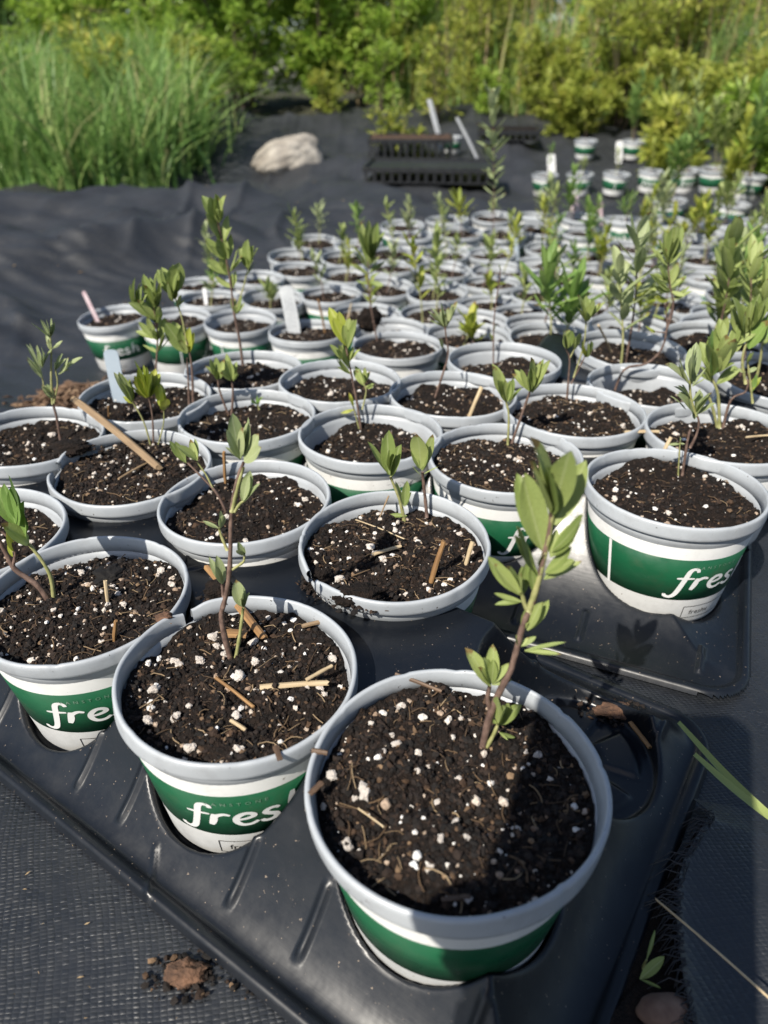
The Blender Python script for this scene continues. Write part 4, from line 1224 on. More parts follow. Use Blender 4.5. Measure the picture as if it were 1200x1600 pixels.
sprout('k', 'leafy sprout with yellow green leaves behind the black soil mound', 0.055, 'leaf_yellow', MI, 9, 0.026, 1)
sprout('n735', 'upright yellow green shoot beside the grey leaf tuft', 0.12, 'leaf_yellow', MI, 14, 0.03, 1, dx=-0.07)
sprout('n5', 'lush bright green weed with long narrow leaves in a crowd pot', 0.085, 'leaf_fresh', SL, 22, 0.05, 1, shoots=2)
sprout('e722', 'upright fan of pale leaves rising from the back rows', 0.075, 'leaf_yellow', SL, 16, 0.045, 1)
sprout('e768', 'tallest pale grey green spire of the back rows', 0.30, 'leaf_grey', MI, 34, 0.045, 1, lean=(0.06, 0))
sprout('n7', 'tall olive seedling with stacked leaf whorls in a crowded pot', 0.12, 'leaf_grey', MI, 16, 0.032, 1, shoots=2)
sprout('n9', 'dense leafy seedling crowding over the rims behind the broad glossy clump', 0.105, 'leaf_olive', MI, 16, 0.036, 1, shoots=3)
LAB = {'leaf_olive': 'olive green seedling growing in the crowd of pots', 'leaf_yellow': 'yellow green seedling growing in the crowd of pots', 'leaf_grey': 'grey green seedling growing in the crowd of pots', 'leaf_fresh': 'fresh green seedling growing in the crowd of pots'}
g0 = random.Random(77)
for key in list(POT_INFO):
    if key in NEAR or key in ('k', 'n735', 'n5', 'e722', 'e768', 'n7', 'n9') or key.startswith('far'):
        continue
    x, y = POT_INFO[key][:2]
    if x < 0.1 and g0.random() < 0.2:
        tag(POT_OBJ[key], 'crowded pot of bare soil without a seedling behind the trays', 'pot', 'crowded pots of bare soil')
        continue
    right = x > 0.25 + 0.1 * y
    kd = g0.choice(('leaf_olive', 'leaf_olive', 'leaf_yellow', 'leaf_grey', 'leaf_grey', 'leaf_fresh'))
    h = g0.uniform(0.06, 0.135) if right else g0.uniform(0.03, 0.095)
    if not right and g0.random() < 0.2:
        h = 0.10
    hs = 'tall' if h > 0.11 else 'knee high' if h > 0.06 else 'tiny'
    hs = {'tall': 'tall', 'knee high': 'middling', 'tiny': 'tiny'}[hs]
    shp = g0.choice((MI, SL, SL, MI))
    shn = {MI: 'oval', SL: 'narrow', W: 'broad'}[shp]
    cn = {'leaf_olive': 'olive', 'leaf_yellow': 'yellow green', 'leaf_grey': 'grey green', 'leaf_fresh': 'fresh green'}[kd]
    tag(POT_OBJ[key], 'crowded pot behind the trays holding a %s %s seedling with %s leaves' % (hs, cn, shn), 'pot', 'crowded pots with a %s %s %s leaved seedling' % (hs, cn, shn))
    sprout(key, '%s %s seedling with %s leaves in the crowd of pots' % (hs, cn, shn), h, kd, shp, int(9 + h * 110), g0.uniform(0.020, 0.030) + 0.04 * h, 3, 'crowd seedlings, %s %s %s' % (hs, cn, shn), dx=g0.uniform(-0.02, 0.02), dy=g0.uniform(-0.02, 0.02), shoots=g0.choice((2, 2, 3)) if right else g0.choice((1, 1, 2)))
for key in [k for k in POT_INFO if k.startswith('far')]:
    big = key not in ('far0', 'far1', 'far2', 'far3', 'far6')
    kd = g0.choice(('leaf_olive', 'leaf_fresh', 'leaf_yellow'))
    cn = {'leaf_olive': 'olive', 'leaf_fresh': 'fresh green', 'leaf_yellow': 'yellow green'}[kd]
    if key in ('far0', 'far2'):
        tag(POT_OBJ[key], 'far row pot with a white rounded tag standing in it', 'pot', 'tagged pots of the far row')
    else:
        tag(POT_OBJ[key], 'far row pot with %s %s plant, on open fabric behind the crowd' % ('a bushy' if big else 'a low', cn), 'pot', 'far row pots, %s %s' % ('bushy' if big else 'low', cn))
    sprout(key, '%s %s plant in a pot of the far row' % ('bushy' if big else 'low', cn) if True else '%s' % {'leaf_olive': 'olive', 'leaf_fresh': 'fresh green', 'leaf_yellow': 'yellow green'}[kd], g0.uniform(0.16, 0.30) if big else g0.uniform(0.05, 0.12), kd, SL if big else MI, 30 if big else 12, 0.055 if big else 0.03, 4, 'plants of the far row, ' + ('bushy ' if big else 'low ') + kd[5:], shoots=4 if big else 1)

# ------------------------------------------------------------------ straws, sticks, tags on the pots
def straw(label, a, b, z, th, mat, wd=None, za=0.0, zb_=0.0, name='straw_piece', hollow=False):
    """a flat or round stalk between two pixels on the height z"""
    A = at_z(a[0], a[1], z) + Vector((0, 0, za))
    B = at_z(b[0], b[1], z) + Vector((0, 0, zb_))
    return straw3(label, A, B, th, mat, wd, name)

def straw3(label, A, B, th, mat, wd=None, name='straw_piece', cat='straw'):
    d = B - A
    L = d.length
    y = d.normalized()
    x = y.cross(Vector((0, 0, 1))).normalized()
    zz = x.cross(y)
    g = random.Random(label)
    wd = wd or th
    if cat == 'straw':
        wd *= 0.78
        th *= 0.8
    V = []
    F = []
    n = 7
    prof = [(-1, -0.5), (-0.55, 0.65), (0.2, 1.0), (0.9, 0.4), (1, -0.45), (0, -1)]
    for i in range(n):
        t = i / (n - 1)
        bend = 0.012 * L * math.sin(t * PI) * g.uniform(0.6, 1.4)
        k = g.uniform(0.88, 1.1)
        for px, pz in prof:
            e = (g.uniform(-0.02, 0.02) * L) if i in (0, n - 1) else 0
            V.append((px * wd * k, t * L + e, pz * th * k + bend))
    m = len(prof)
    for i in range(n - 1):
        for j in range(m):
            F.append((i * m + j, i * m + (j + 1) % m, (i + 1) * m + (j + 1) % m, (i + 1) * m + j))
    F += [tuple(range(m))[::-1], tuple(range((n - 1) * m, n * m))]
    o = obj(name, mesh(name, V, F, MAT[mat], False))
    o.matrix_local = Matrix.Translation(A) @ Matrix((x, y, zz)).transposed().to_4x4()
    return tag(o, label, cat)
S = {k: v[3] for k, v in POT_INFO.items()}
straw('pale flat straw lying across the soil under the thin double shoot', (407, 1073), (513, 1066), S['p2'] + 0.0025, 0.0009, 'straw', 0.0022)
straw('short slanting straw resting on the pale flat straw', (478, 1062), (518, 1040), S['p2'] + 0.0045, 0.0008, 'straw', 0.0012)
straw('thin brown straw lying diagonally on the soil near the printed sleeve', (337, 1058), (396, 1104), S['p2'] + 0.002, 0.0006, 'straw_brown', 0.0011)
straw('short chipped straw on the soil below the pale flat straw', (361, 1125), (384, 1140), S['p2'] + 0.002, 0.0007, 'straw', 0.0012)
straw3('broad brown dry stalk leaning behind the thin double shoot', at_z(412, 996, S['p2'] + 0.001), at_z(323, 885, S['p2'] + 0.008), 0.0016, 'straw_brown', 0.0026)
straw('curled orange brown dry leaf at the foot of the thin double shoot', (352, 988), (386, 990), S['p2'] + 0.003, 0.0012, 'straw_brown', 0.0042, name='dry_leaf')
straw('hollow brown stalk end lying by the rim of the thin double shoot pot', (472, 978), (506, 970), S['p2'] + 0.003, 0.0014, 'stick', 0.0015)
straw('brown dry leaf flake stuck on the lip of the thin double shoot pot', (430, 1165), (438, 1188), S['p2'] + 0.0095, 0.0003, 'stick_dark', 0.0015, name='dry_leaf')
straw('dark twig lying along the back rim of the half shaded pot', (618, 1053), (690, 1080), S['front'] + 0.006, 0.0011, 'stick_dark', 0.0011, name='twig')
straw('brown bark chip on the left lip of the half shaded pot', (484, 1240), (503, 1222), S['front'] + 0.0085, 0.0007, 'stick_dark', 0.0017, name='bark_chip')
straw('thin pale straw on the soil of the half shaded pot', (560, 1263), (600, 1292), S['front'] + 0.002, 0.0004, 'straw', 0.0005)
straw('yellow brown leaf scrap on the soil edge of the half shaded pot', (690, 1405), (735, 1400), S['front'] + 0.0015, 0.0004, 'stick_dark', 0.0012, name='dry_leaf')
straw('brown bark stub on the rim between the half shaded pot and its sleeve-printed neighbour', (488, 1172), (512, 1176), S['front'] + 0.0075, 0.0012, 'stick_dark', 0.0015, name='bark_chip')
p = at_z(168, 950, S['p3'])
straw3('short pale splinter standing upright in the soil of the forked shoot pot', p - Vector((0, 0, 0.004)), at_y(164, 908, p.y + 0.004), 0.0011, 'straw', 0.0014)
p = at_z(177, 998, S['p3'])
straw3('stubby brown stalk poking up at the lip of the forked shoot pot', p - Vector((0, 0, 0.003)), at_y(181, 970, p.y), 0.0012, 'straw_brown', 0.0016)
p = at_z(673, 902, S['q2'])
straw3('cut brown stalk standing slanted in the pot with the broken lip', p - Vector((0, 0, 0.003)), at_y(693, 846, p.y + 0.004), 0.0014, 'straw_brown', 0.0021)
p = at_z(727, 878, S['q2'])
straw3('shorter cut stalk by the right lip of the pot with the broken lip', p - Vector((0, 0, 0.003)), at_y(738, 846, p.y + 0.003), 0.0013, 'straw', 0.0018)
straw('pair of short straws lying flat in front of the two leafy sprouts', (582, 866), (626, 853), S['q2'] + 0.003, 0.0009, 'straw', 0.0016)
straw('bent pale dry stem on the soil behind the flat pair of straws', (556, 812), (632, 842), S['q2'] + 0.004, 0.0004, 'straw', 0.0006)
straw3('thin reddish dry stem leaning by the two leafy sprouts', at_z(588, 822, S['q2']), at_z(607, 775, S['q2'] + 0.012), 0.0006, 'stick', 0.0007)
A = at_z(248, 730, S['q4'] + 0.006)
straw3('long weathered stick lying across the rim of its pot', A, at_y(114, 622, A.y + 0.085, A.z, 0), 0.0021, 'stick', 0.0028, name='stick', cat='stick')
straw('brown twig half buried under the long weathered stick', (185, 748), (232, 722), S['q4'] + 0.003, 0.0009, 'stick', 0.0013, name='twig')
p = at_z(726, 664, S['m2'])
straw3('split straw stuck upright at the edge of the two bright sprouts pot', p - Vector((0, 0, 0.003)), at_y(752, 605, p.y + 0.006), 0.0016, 'straw', 0.0026)
p = at_z(352, 752, S['q3'])
straw3('brown stub standing at the back of the forked bare stemmed sprout', p - Vector((0, 0, 0.004)), at_y(350, 706, p.y), 0.0013, 'straw_brown', 0.0016)
p = at_z(170, 657, S['l0'])
straw3('thin brown stub at the rim beside the long weathered stick', p - Vector((0, 0, 0.003)), at_y(169, 634, p.y), 0.0010, 'straw_brown', 0.0012)
p = at_z(1031, 712, S['right'] + 0.002)
straw3('pale chip of wood standing at the back rim of the pot set apart', p - Vector((0, 0, 0.003)), at_y(1048, 683, p.y + 0.003), 0.0010, 'straw', 0.0020)
q = at_z(1000, 674, 0.078)
straw3('short wood chip bridging two rims behind the pot set apart', at_z(976, 675, 0.083), at_z(1030, 674, 0.083), 0.0013, 'straw', 0.0022, name='wood_chip')
straw('small straw on the soil of the broad glossy clump pot', (1165, 683), (1200, 680), S['r2'] + 0.002, 0.0008, 'straw', 0.0012)
p = at_z(508, 520, S['tag'])
straw3('orange brown stub standing beside the broad white written tag', p - Vector((0, 0, 0.003)), at_y(497, 468, p.y), 0.0018, 'straw_brown', 0.0022)
p = at_z(540, 500, S['tag'])
straw3('leaning pale straw between the written tag and the black soil mound', at_z(540, 512, S['mound'] - 0.01), at_y(549, 474, p.y), 0.0012, 'straw', 0.0014)
p = at_z(958, 540, S['x'])
straw3('pinkish dry stalk leaning in the crowd behind the three slender sprouts', at_z(956, 552, S['n7']), at_y(935, 508, POTS['n7'][1] + 0.0), 0.0013, 'straw', 0.0016)
for i, (u, v, key) in enumerate(((940, 658, 'ma'), (952, 650, 'ma'), (965, 642, 'ma'))):
    pass

def plant_tag(label, key, base, top, w, mat, tipround=True, writing=False, thick=0.0006):
    z = POT_INFO[key][3] if key else base[2]
    b = at_z(base[0], base[1], z)
    T = at_y(top[0], top[1], b.y + 0.006)
    d = T - b
    L = d.length
    y = d.normalized()
    x = y.cross(Vector((0.0, 1.0, 0.0))).normalized()
    nn = x.cross(y)
    root = thing('plant_tag', label, 'tag', b)
    V = []
    out = [(-w * 0.75, -0.010), (w * 0.75, -0.010), (w, 0.1 * L), (w, L * 0.93), (w * 0.7, L * 0.985), (0, L), (-w * 0.7, L * 0.985), (-w, L * 0.93), (-w, 0.1 * L)]
    for s in (-thick, thick):
        for px, py in out:
            V.append(x * px + y * py + nn * s)
    n = len(out)
    F = [tuple(range(n))[::-1], tuple(range(n, 2 * n))] + [(i, (i + 1) % n, n + (i + 1) % n, n + i) for i in range(n)]
    obj('blade', mesh('blade', V, F, MAT[mat], False), root)
    if writing:
        mb = MB()
        g = random.Random(5)
        for s in (-1, 1):
            for c in (-0.45, 0.05, 0.5):
                yy = 0.12 * L
                while yy < 0.72 * L:
                    ln = g.uniform(0.02, 0.06) * L
                    pts = [x * (c * w + g.uniform(-0.1, 0.1) * w) + y * (yy + ln * k / 3) + nn * (s * (thick + 0.0002)) for k in range(4)]
                    Vv = []
                    for q in pts:
                        Vv += [q - x * w * 0.10, q + x * w * 0.10]
                    mb.add(Vv, [(0, 1, 3, 2), (2, 3, 5, 4), (4, 5, 7, 6)])
                    yy += ln * 1.7
        obj('writing', mb.mesh('writing', MAT['smudge'], False), root)
    return root
plant_tag('pale blue grey plant tag standing in the pot of the bushy seedling', 'l1', (188, 626), (172, 546), 0.0062, 'tag_blue')
plant_tag('broad white plant tag with faint handwriting beside an orange brown stub', 'tag', (460, 520), (446, 446), 0.0095, 'tag_pale', writing=True)
plant_tag('faded pink plant tag leaning at the left end of the crowd', 'fresh', (152, 500), (130, 455), 0.0032, 'tag_pink')
plant_tag('small pale tag stub standing in the rows behind the greenish pot', 's0', (322, 474), (319, 450), 0.0030, 'tag_white')
plant_tag('pale blue tag standing in the back rows below the tall pale spire', 'e768', (806, 398), (803, 362), 0.0068, 'tag_blue')
plant_tag('white rounded tag in the first pot of the far row', 'far0', (862, 272), (861, 241), 0.017, 'tag_white', thick=0.0009)
plant_tag('white rounded tag in the third pot of the far row', 'far2', (967, 252), (968, 220), 0.016, 'tag_white', thick=0.0009)
plant_tag('pink tag standing at the far edge of the crowd below the second far pot', 'f905', (898, 345), (899, 306), 0.011, 'tag_pink')
plant_tag('slim pinkish tag at the far edge of the crowd below the third far pot', 'f975', (938, 346), (937, 308), 0.006, 'tag_pink')

# ------------------------------------------------------------------ soil spilt over the broken lip and on the fabric
def clod(name, label, cat, c, sx, sy, sz, seed, mat='clod', n=70, spread=1.7):
    g = np.random.RandomState(seed)
    V, F = ico(4)
    q = fbm(V[:, 0] * 2.2 + seed, V[:, 1] * 2.2 + 1.7 * V[:, 2], seed, 4)
    V = V * (1 + 0.20 * q[:, None] + 0.05 * g.uniform(-1, 1, (len(V), 1)))
    V = V * np.array([sx, sy, sz])
    root = thing(name, label, cat, c)
    obj('lump', mesh('lump', V, F, MAT[mat]), root)
    a = g.rand(n) * 2 * PI
    r = (0.6 + (spread - 0.6) * g.rand(n) ** 1.8)
    S_ = 0.0004 + 0.0016 * g.rand(n) ** 2.5
    P = np.stack([r * sx * np.cos(a), r * sy * np.sin(a), S_ * 0.4 - sz * 0.35], 1)
    V, F, A = grains(P, S_, ICO0, seed, 0.4)
    obj('crumbs', mesh('crumbs', V, F, MAT['crumb'], False, A), root, kind='stuff')
    return root
def on_fabric(u, v):
    z = 0.0
    for _ in range(40):
        p = at_z(u, v, z)
        z = 0.5 * z + 0.5 * float(terrain(p.x, p.y))
    return p
c = on_fabric(292, 1525)
clod('peat_clod', 'brown peat clod lying on the woven fabric by the tray edge', 'soil clod', c + Vector((0, 0, 0.0025)), 0.0080, 0.0052, 0.0045, 3, n=160, spread=2.2)
c = on_fabric(400, 1518)
clod('peat_clod', 'scatter of dark soil crumbs on the fabric between the clod and the tray', 'soil clod', c + Vector((0, 0, 0.0015)), 0.0050, 0.0045, 0.0024, 5, n=110, spread=2.6)
c = on_fabric(238, 1400)
clod('perlite_lump', 'small white perlite lump on the woven fabric', 'perlite', c + Vector((0, 0, 0.0012)), 0.0022, 0.0016, 0.0015, 8, 'perlite_big', 12, 3)
c = at_z(958, 1110, 0.0085)
clod('peat_clod', 'reddish crumbs of peat lying in the empty tray well', 'soil clod', c, 0.0100, 0.0060, 0.0030, 9, n=160, spread=2.0)
straw3('bent yellow straw lying in the empty tray well', at_z(985, 1128, 0.012), at_z(1016, 1168, 0.010), 0.0010, 'straw_brown', 0.0020)
x, y, zb, zs, sc = POT_INFO['q2']
c = at_z(560, 930, 0.080)
clod('soil_spill', 'dark soil spilling over the broken lip onto the tray deck', 'soil', c, 0.0130, 0.0075, 0.0055, 12, 'soil', 220, 1.8)
c = at_z(500, 908, 0.072)
clod('soil_spill', 'crumbling soil beside the broken lip, fallen between three pots', 'soil', c, 0.0090, 0.0065, 0.0065, 13, 'soil', 120, 1.6)
c = at_z(342, 925, 0.083)
clod('soil_spill', 'soil heaped over the back rim behind the thin double shoot', 'soil', c, 0.0085, 0.0055, 0.0060, 14, 'soil', 70, 1.6)
c = at_z(112, 700, 0.084)
clod('soil_spill', 'soil bridging the rims beside the long weathered stick', 'soil', c, 0.0150, 0.0100, 0.0050, 15, 'soil', 160, 1.5)
c = at_z(578, 500, POT_INFO['mound'][3] + 0.006)
clod('soil_spill', 'black cone of loose soil heaped round the narrow leaved sprout', 'soil', c, 0.0150, 0.0130, 0.0160, 16, 'soil', 120, 1.5)
c = at_z(530, 945, 0.064)
clod('peat_clod', 'reddish peat crumb on the tray deck between three pots', 'soil clod', c, 0.0045, 0.0038, 0.0036, 17, n=20)
c = at_z(257, 965, 0.083)
clod('peat_clod', 'small brown crumb caught between two rims of the front row', 'soil clod', c, 0.0045, 0.0026, 0.0032, 18, n=10)
c = at_z(172, 900, POT_INFO['p3'][3] + 0.0015)
clod('moss_tuft', 'dark moss tuft behind the upright splinter', 'moss', c, 0.0085, 0.0110, 0.0042, 19, 'crumb', 40, 1.3)
# heap of dry bark on the fabric
c = on_fabric(112, 632)
g = np.random.RandomState(4)
mb = MB()
for i in range(420):
    s = g.uniform(0.006, 0.022)
    px, py = g.normal(0, 0.034), g.normal(0, 0.018)
    hgt = 0.014 * math.exp(-(px / 0.045) ** 2 - (py / 0.025) ** 2)
    a = g.rand() * 2 * PI
    d = Vector((math.cos(a), math.sin(a), g.uniform(-0.3, 0.3))) * s
    q = Vector((px, py, g.uniform(0.001, 0.004 + hgt)))
    mb.tube([q - d / 2, q + Vector((0, 0, 0.001)), q + d / 2], [0.0006, g.uniform(0.0008, 0.002), 0.0005], 5, True, g.rand())
o = obj('bark_mulch', mb.mesh('bark_mulch', MAT['mulch'], False), None, c, (0, 0, rad(35)), (1.25, 1.25, 1.3), kind='stuff')
tag(o, 'heap of dry brown bark mulch on the fabric behind the slim seedling', 'mulch')

# ------------------------------------------------------------------ lower right: lifted fabric edge, bare soil, weeds, straw
zf = 0.004
edge = [at_z(u, v, 0.010) for u, v in ((1085, 1230), (1108, 1268), (1090, 1305), (1066, 1350), (1058, 1400), (1058, 1450), (1066, 1520), (1082, 1600), (1100, 1700))]
E = smooth_path([(p.x, p.y) for p in edge], 8)
V = []
F = []
nu = 34
for i, (ex, ey) in enumerate(E):
    for k in range(nu):
        t = k / (nu - 1)
        x = ex + (0.42 - ex) * t ** 1.5
        y = ey - 0.10 * t * (0.3 - 0)
        tz = float(terrain(x, y))
        back = min(1, i / 10)
        V.append((x, y, tz + 0.0035 + 0.0085 * back * math.exp(-t * 5) + 0.002 * back * math.sin(x * 60 + y * 25) * (1 - math.exp(-t * 9))))
for i in range(len(E) - 1):
    for k in range(nu - 1):
        a = i * nu + k
        F.append((a, a + 1, a + nu + 1, a + nu))
o = obj('fabric_strip', mesh('fabric_strip', V, F, MAT['fabric']), kind='structure')
mb = MB()
g = random.Random(9)
for i in range(150):
    t = g.uniform(0.14, 0.97)
    ex, ey = E[int(t * (len(E) - 1))]
    tz = float(terrain(ex, ey)) + 0.012 * min(1, t * len(E) / 10) 
    L = g.uniform(0.004, 0.016)
    a = rad(g.uniform(140, 235))
    q = Vector((ex + 0.002, ey + g.uniform(-0.002, 0.002), tz))
    mb.tube([q, q + Vector((math.cos(a), math.sin(a), -0.1)) * L * 0.5, q + Vector((math.cos(a + 0.3), math.sin(a + 0.3), -0.5)) * L], [0.00035, 0.0003, 0.0002], 4, False)
o = obj('frayed_threads', mb.mesh('frayed_threads', MAT['flat_black']), kind='stuff')
tag(o, 'frayed black threads along the cut edge of the fabric strip', 'threads')
# bare soil in the gap between tray and strip
pp = [at_z(u, v, 0.002) for u, v in ((1100, 1280), (1045, 1370), (975, 1500), (930, 1600), (900, 1700), (1120, 1720), (1095, 1600), (1075, 1500), (1070, 1420), (1085, 1340))]
cx = sum(p.x for p in pp) / len(pp)
cy = sum(p.y for p in pp) / len(pp)
V = [(cx, cy, float(terrain(cx, cy)) + 0.004)]
out = smooth_path([(p.x, p.y) for p in pp + pp[:1]], 5)[:-1]
for k in (0.5, 1.0):
    V += [(cx + (x - cx) * k, cy + (y - cy) * k, float(terrain(x, y)) + 0.004 + 0.002 * (k < 1) * noise2(np.array(x * 150), np.array(y * 150), 3)) for x, y in out]
n = len(out)
F = [(0, 1 + i, 1 + (i + 1) % n) for i in range(n)] + [(1 + i, 1 + n + i, 1 + n + (i + 1) % n, 1 + (i + 1) % n) for i in range(n)]
obj('bare_soil', mesh('bare_soil', V, F, MAT['soil']), kind='structure')
b = on_fabric(1000, 1530)
root = thing('weed', 'small dark weed growing in the shaded gap beside the tray', 'weed', b)
for (bu, bv), (tu, tv), sh in (((1000, 1530), (1050, 1486), MI), ((1000, 1530), (1044, 1548), TH), ((1010, 1500), (1030, 1440), TH)):
    A = at_z(bu, bv, 0.006)
    T = at_z(tu, tv, 0.014)
    leaf(root, A, A + (T - A) * 0.8, (0, -0.2, 1), ('leaf_olive', sh), g)
stem_part(root, [b + Vector((0, 0, -0.003)), b + Vector((0.001, 0.002, 0.004)), at_z(1010, 1500, 0.008)], 0.0008, 0.0005, MAT['stem_green'])
straw3('long pale grass stalk lying over the fabric strip', at_z(1026, 1406, 0.018), at_z(1225, 1580, 0.020), 0.0006, 'straw', 0.0006, name='grass_stalk')
c = on_fabric(1034, 1592)
V, F = ICO2
V = V * (1 + 0.14 * fbm(V[:, 0] * 1.4 + 3, V[:, 1] * 1.4 + V[:, 2], 3, 2)[:, None]) * np.array([0.0105, 0.0065, 0.0055])
o = obj('pebble', mesh('pebble', V, F, simple('brown pebble', (0.12, 0.07, 0.05), (0.22, 0.14, 0.10), 120, 0.8, 0.3, 0.001)), None, c + Vector((0, 0, 0.006)))
tag(o, 'brown pebble in the shaded gap under the fabric strip', 'pebble')
bl = thing('grass_tuft', 'green grass blade arching in over the bare tray corner', 'grass', on_fabric(1290, 1330))
r0 = bl.location.copy()
for (tu, tv), (mu, mv), yy in (((1060, 1128), (1140, 1215), 0.235), ((1085, 1178), (1150, 1235), 0.225)):
    pts = smooth_path([tuple(r0), tuple(at_y(1225, 1292, 0.205)), tuple(at_y(mu, mv, yy - 0.012)), tuple(at_y(tu, tv, yy))], 6)
    V = []
    for i, p in enumerate(pts):
        t = i / (len(pts) - 1)
        w = 0.0017 * math.sin(PI * (0.12 + 0.88 * (1 - t))) ** 0.7 * (1 if t > 0.3 else 0.5) + 0.0002
        sd = Vector((0.6, 0.45, 0.15)).normalized() if True else None
        q = Vector(p) - r0
        V += [q + sd * w, q + Vector((0, 0, -w * 0.35)), q - sd * w]
    F = []
    for i in range(len(pts) - 1):
        for k in range(2):
            a = i * 3 + k
            F.append((a, a + 1, a + 4, a + 3))
    obj('blade', mesh('blade', V, F, MAT['leaf_olive']), bl)

# ------------------------------------------------------------------ boulder, propagation flats
V, F = ico(5)
q = fbm(V[:, 0] * 1.3 + 2, V[:, 1] * 1.3 + V[:, 2] * 1.1, 5, 4)
V = V * (1 + 0.12 * q[:, None])
V[:, 2] = np.where(V[:, 2] > 0, V[:, 2] * (1.0 + 0.35 * np.clip(V[:, 0], -1, 1)), V[:, 2] * 0.5)
V = V * np.array([0.172, 0.14, 0.128])
p = on_fabric(449, 278)
o = obj('boulder', mesh('boulder', V, F, MAT['boulder']), None, (p.x, p.y + 0.1, float(terrain(p.x, p.y + 0.1)) + 0.0), (0, 0, 0.2))
tag(o, 'rounded tan granite boulder holding down the black fabric', 'boulder')

def flat(label, u, v, w, d, h, rz_, slots=True, soil=True):
    """black propagation flat: rim, slotted sides, soil"""
    p = on_fabric(u, v)
    zb = float(terrain(p.x, p.y))
    root = thing('propagation_flat', label, 'tray', (p.x, p.y, zb + 0.002), (rad(2), 0, rz_), 'black propagation flats by the weeds')
    b = MB()
    b.box((0, 0, h), (w, d, 0.004))
    for s in (-1, 1):
        b.box((0, s * (d - 0.004), h + 0.008), (w, 0.004, 0.006))
        b.box((s * (w - 0.004), 0, h + 0.008), (0.004, d - 0.009, 0.006))
    obj('rim', b.mesh('rim', MAT['flat_black'], False), root)
    b = MB()
    b.box((0, 0, 0.004), (w * 0.96, d * 0.96, 0.003))
    obj('floor', b.mesh('floor', MAT['flat_black'], False), root)
    n = int(w / 0.016)
    me1 = None
    for i in range(n):
        x = -w * 0.95 + i * 2 * w * 0.95 / (n - 1)
        for s in (-1, 1):
            if me1 is None:
                b = MB()
                b.box((0, 0, h / 2), (0.0055, 0.003, h / 2 - 0.005))
                me1 = b.mesh('slat', MAT['flat_black'], False)
            obj('slat', me1, root, (x, s * d * 0.95, 0))
    if soil:
        ss = np.linspace(-1, 1, 40)
        X, Y = np.meshgrid(ss * w * 0.95, ss * d * 0.95)
        Z = h + 0.010 + 0.006 * fbm(X * 40, Y * 40, 3, 3)
        V = np.stack([X, Y, Z], 2).reshape(-1, 3)
        i, j = np.meshgrid(np.arange(39), np.arange(39))
        q = (j * 40 + i).reshape(-1)
        obj('soil', mesh('soil', V, np.stack([q, q + 1, q + 41, q + 40], 1), MAT['mulch'] if soil == 2 else MAT['soil']), root)
    return root, zb
flat('empty black propagation flat with slotted sides lying on the fabric', 676, 280, 0.27, 0.15, 0.045, rad(-7), soil=False)
_, zfl = flat('black flat of brown soil with thin saplings behind the slotted empty flat', 642, 246, 0.20, 0.13, 0.075, rad(-3), soil=2)
flat('black flat tucked under the yellow weeds beside the brown soil flat', 790, 248, 0.15, 0.12, 0.035, rad(-5))
c = on_fabric(642, 243)
for lab, (bu, bv), (tu, tv), yy in (('white tag leaning in the brown soil flat', (683, 205), (671, 156), c.y + 0.05), ('broad white tag tilted beside the brown soil flat', (734, 224), (714, 184), c.y - 0.02)):
    A = at_y(bu, bv, yy)
    B = at_y(tu, tv, yy + 0.03)
    straw3(lab, A + (A - B) * 0.6, B, 0.0015, 'tag_white', 0.022, name='plant_tag', cat='tag')
pt = on_fabric(705, 240)
make_pot('flatpot', pt.x, pt.y, 'pale pot standing between the brown soil flat and the tilted white tag', 160, 5, -0.002, (4, 0), base=float(terrain(pt.x, pt.y)) + 0.002)

# ------------------------------------------------------------------ background vegetation
def blades(n, place, hmin, hmax, w, seed, bend=0.5, seg=4, dirf=None):
    """grass blades as curved strips; place(g, n) gives x, y, z"""
    g = np.random.RandomState(seed)
    x, y, z = place(g, n)
    h = g.uniform(hmin, hmax, n)
    a = g.uniform(0, 2 * PI, n)
    b = g.uniform(0.1, 1.0, n) * bend * h
    ww = w * g.uniform(0.6, 1.3, n)
    t = np.linspace(0, 1, seg + 1)[None, :]
    cx = x[:, None] + np.cos(a)[:, None] * b[:, None] * t ** 2
    cy = y[:, None] + np.sin(a)[:, None] * b[:, None] * t ** 2
    cz = z[:, None] + h[:, None] * (t - 0.28 * (b / h)[:, None] * t ** 3)
    sa = a + PI / 2 + g.uniform(-0.7, 0.7, n)
    wt = ww[:, None] * (1 - t ** 1.6) + 0.0003
    L = np.stack([cx - np.cos(sa)[:, None] * wt, cy - np.sin(sa)[:, None] * wt, cz], 2)
    R = np.stack([cx + np.cos(sa)[:, None] * wt, cy + np.sin(sa)[:, None] * wt, cz], 2)
    V = np.stack([L, R], 2).reshape(-1, 3)
    k = (seg + 1) * 2
    base = (np.arange(n) * k)[:, None]
    s = np.arange(seg)[None, :] * 2
    F = np.stack([base + s, base + s + 1, base + s + 3, base + s + 2], 2).reshape(-1, 4)
    A = np.repeat(g.rand(n), k)
    return V, F, A

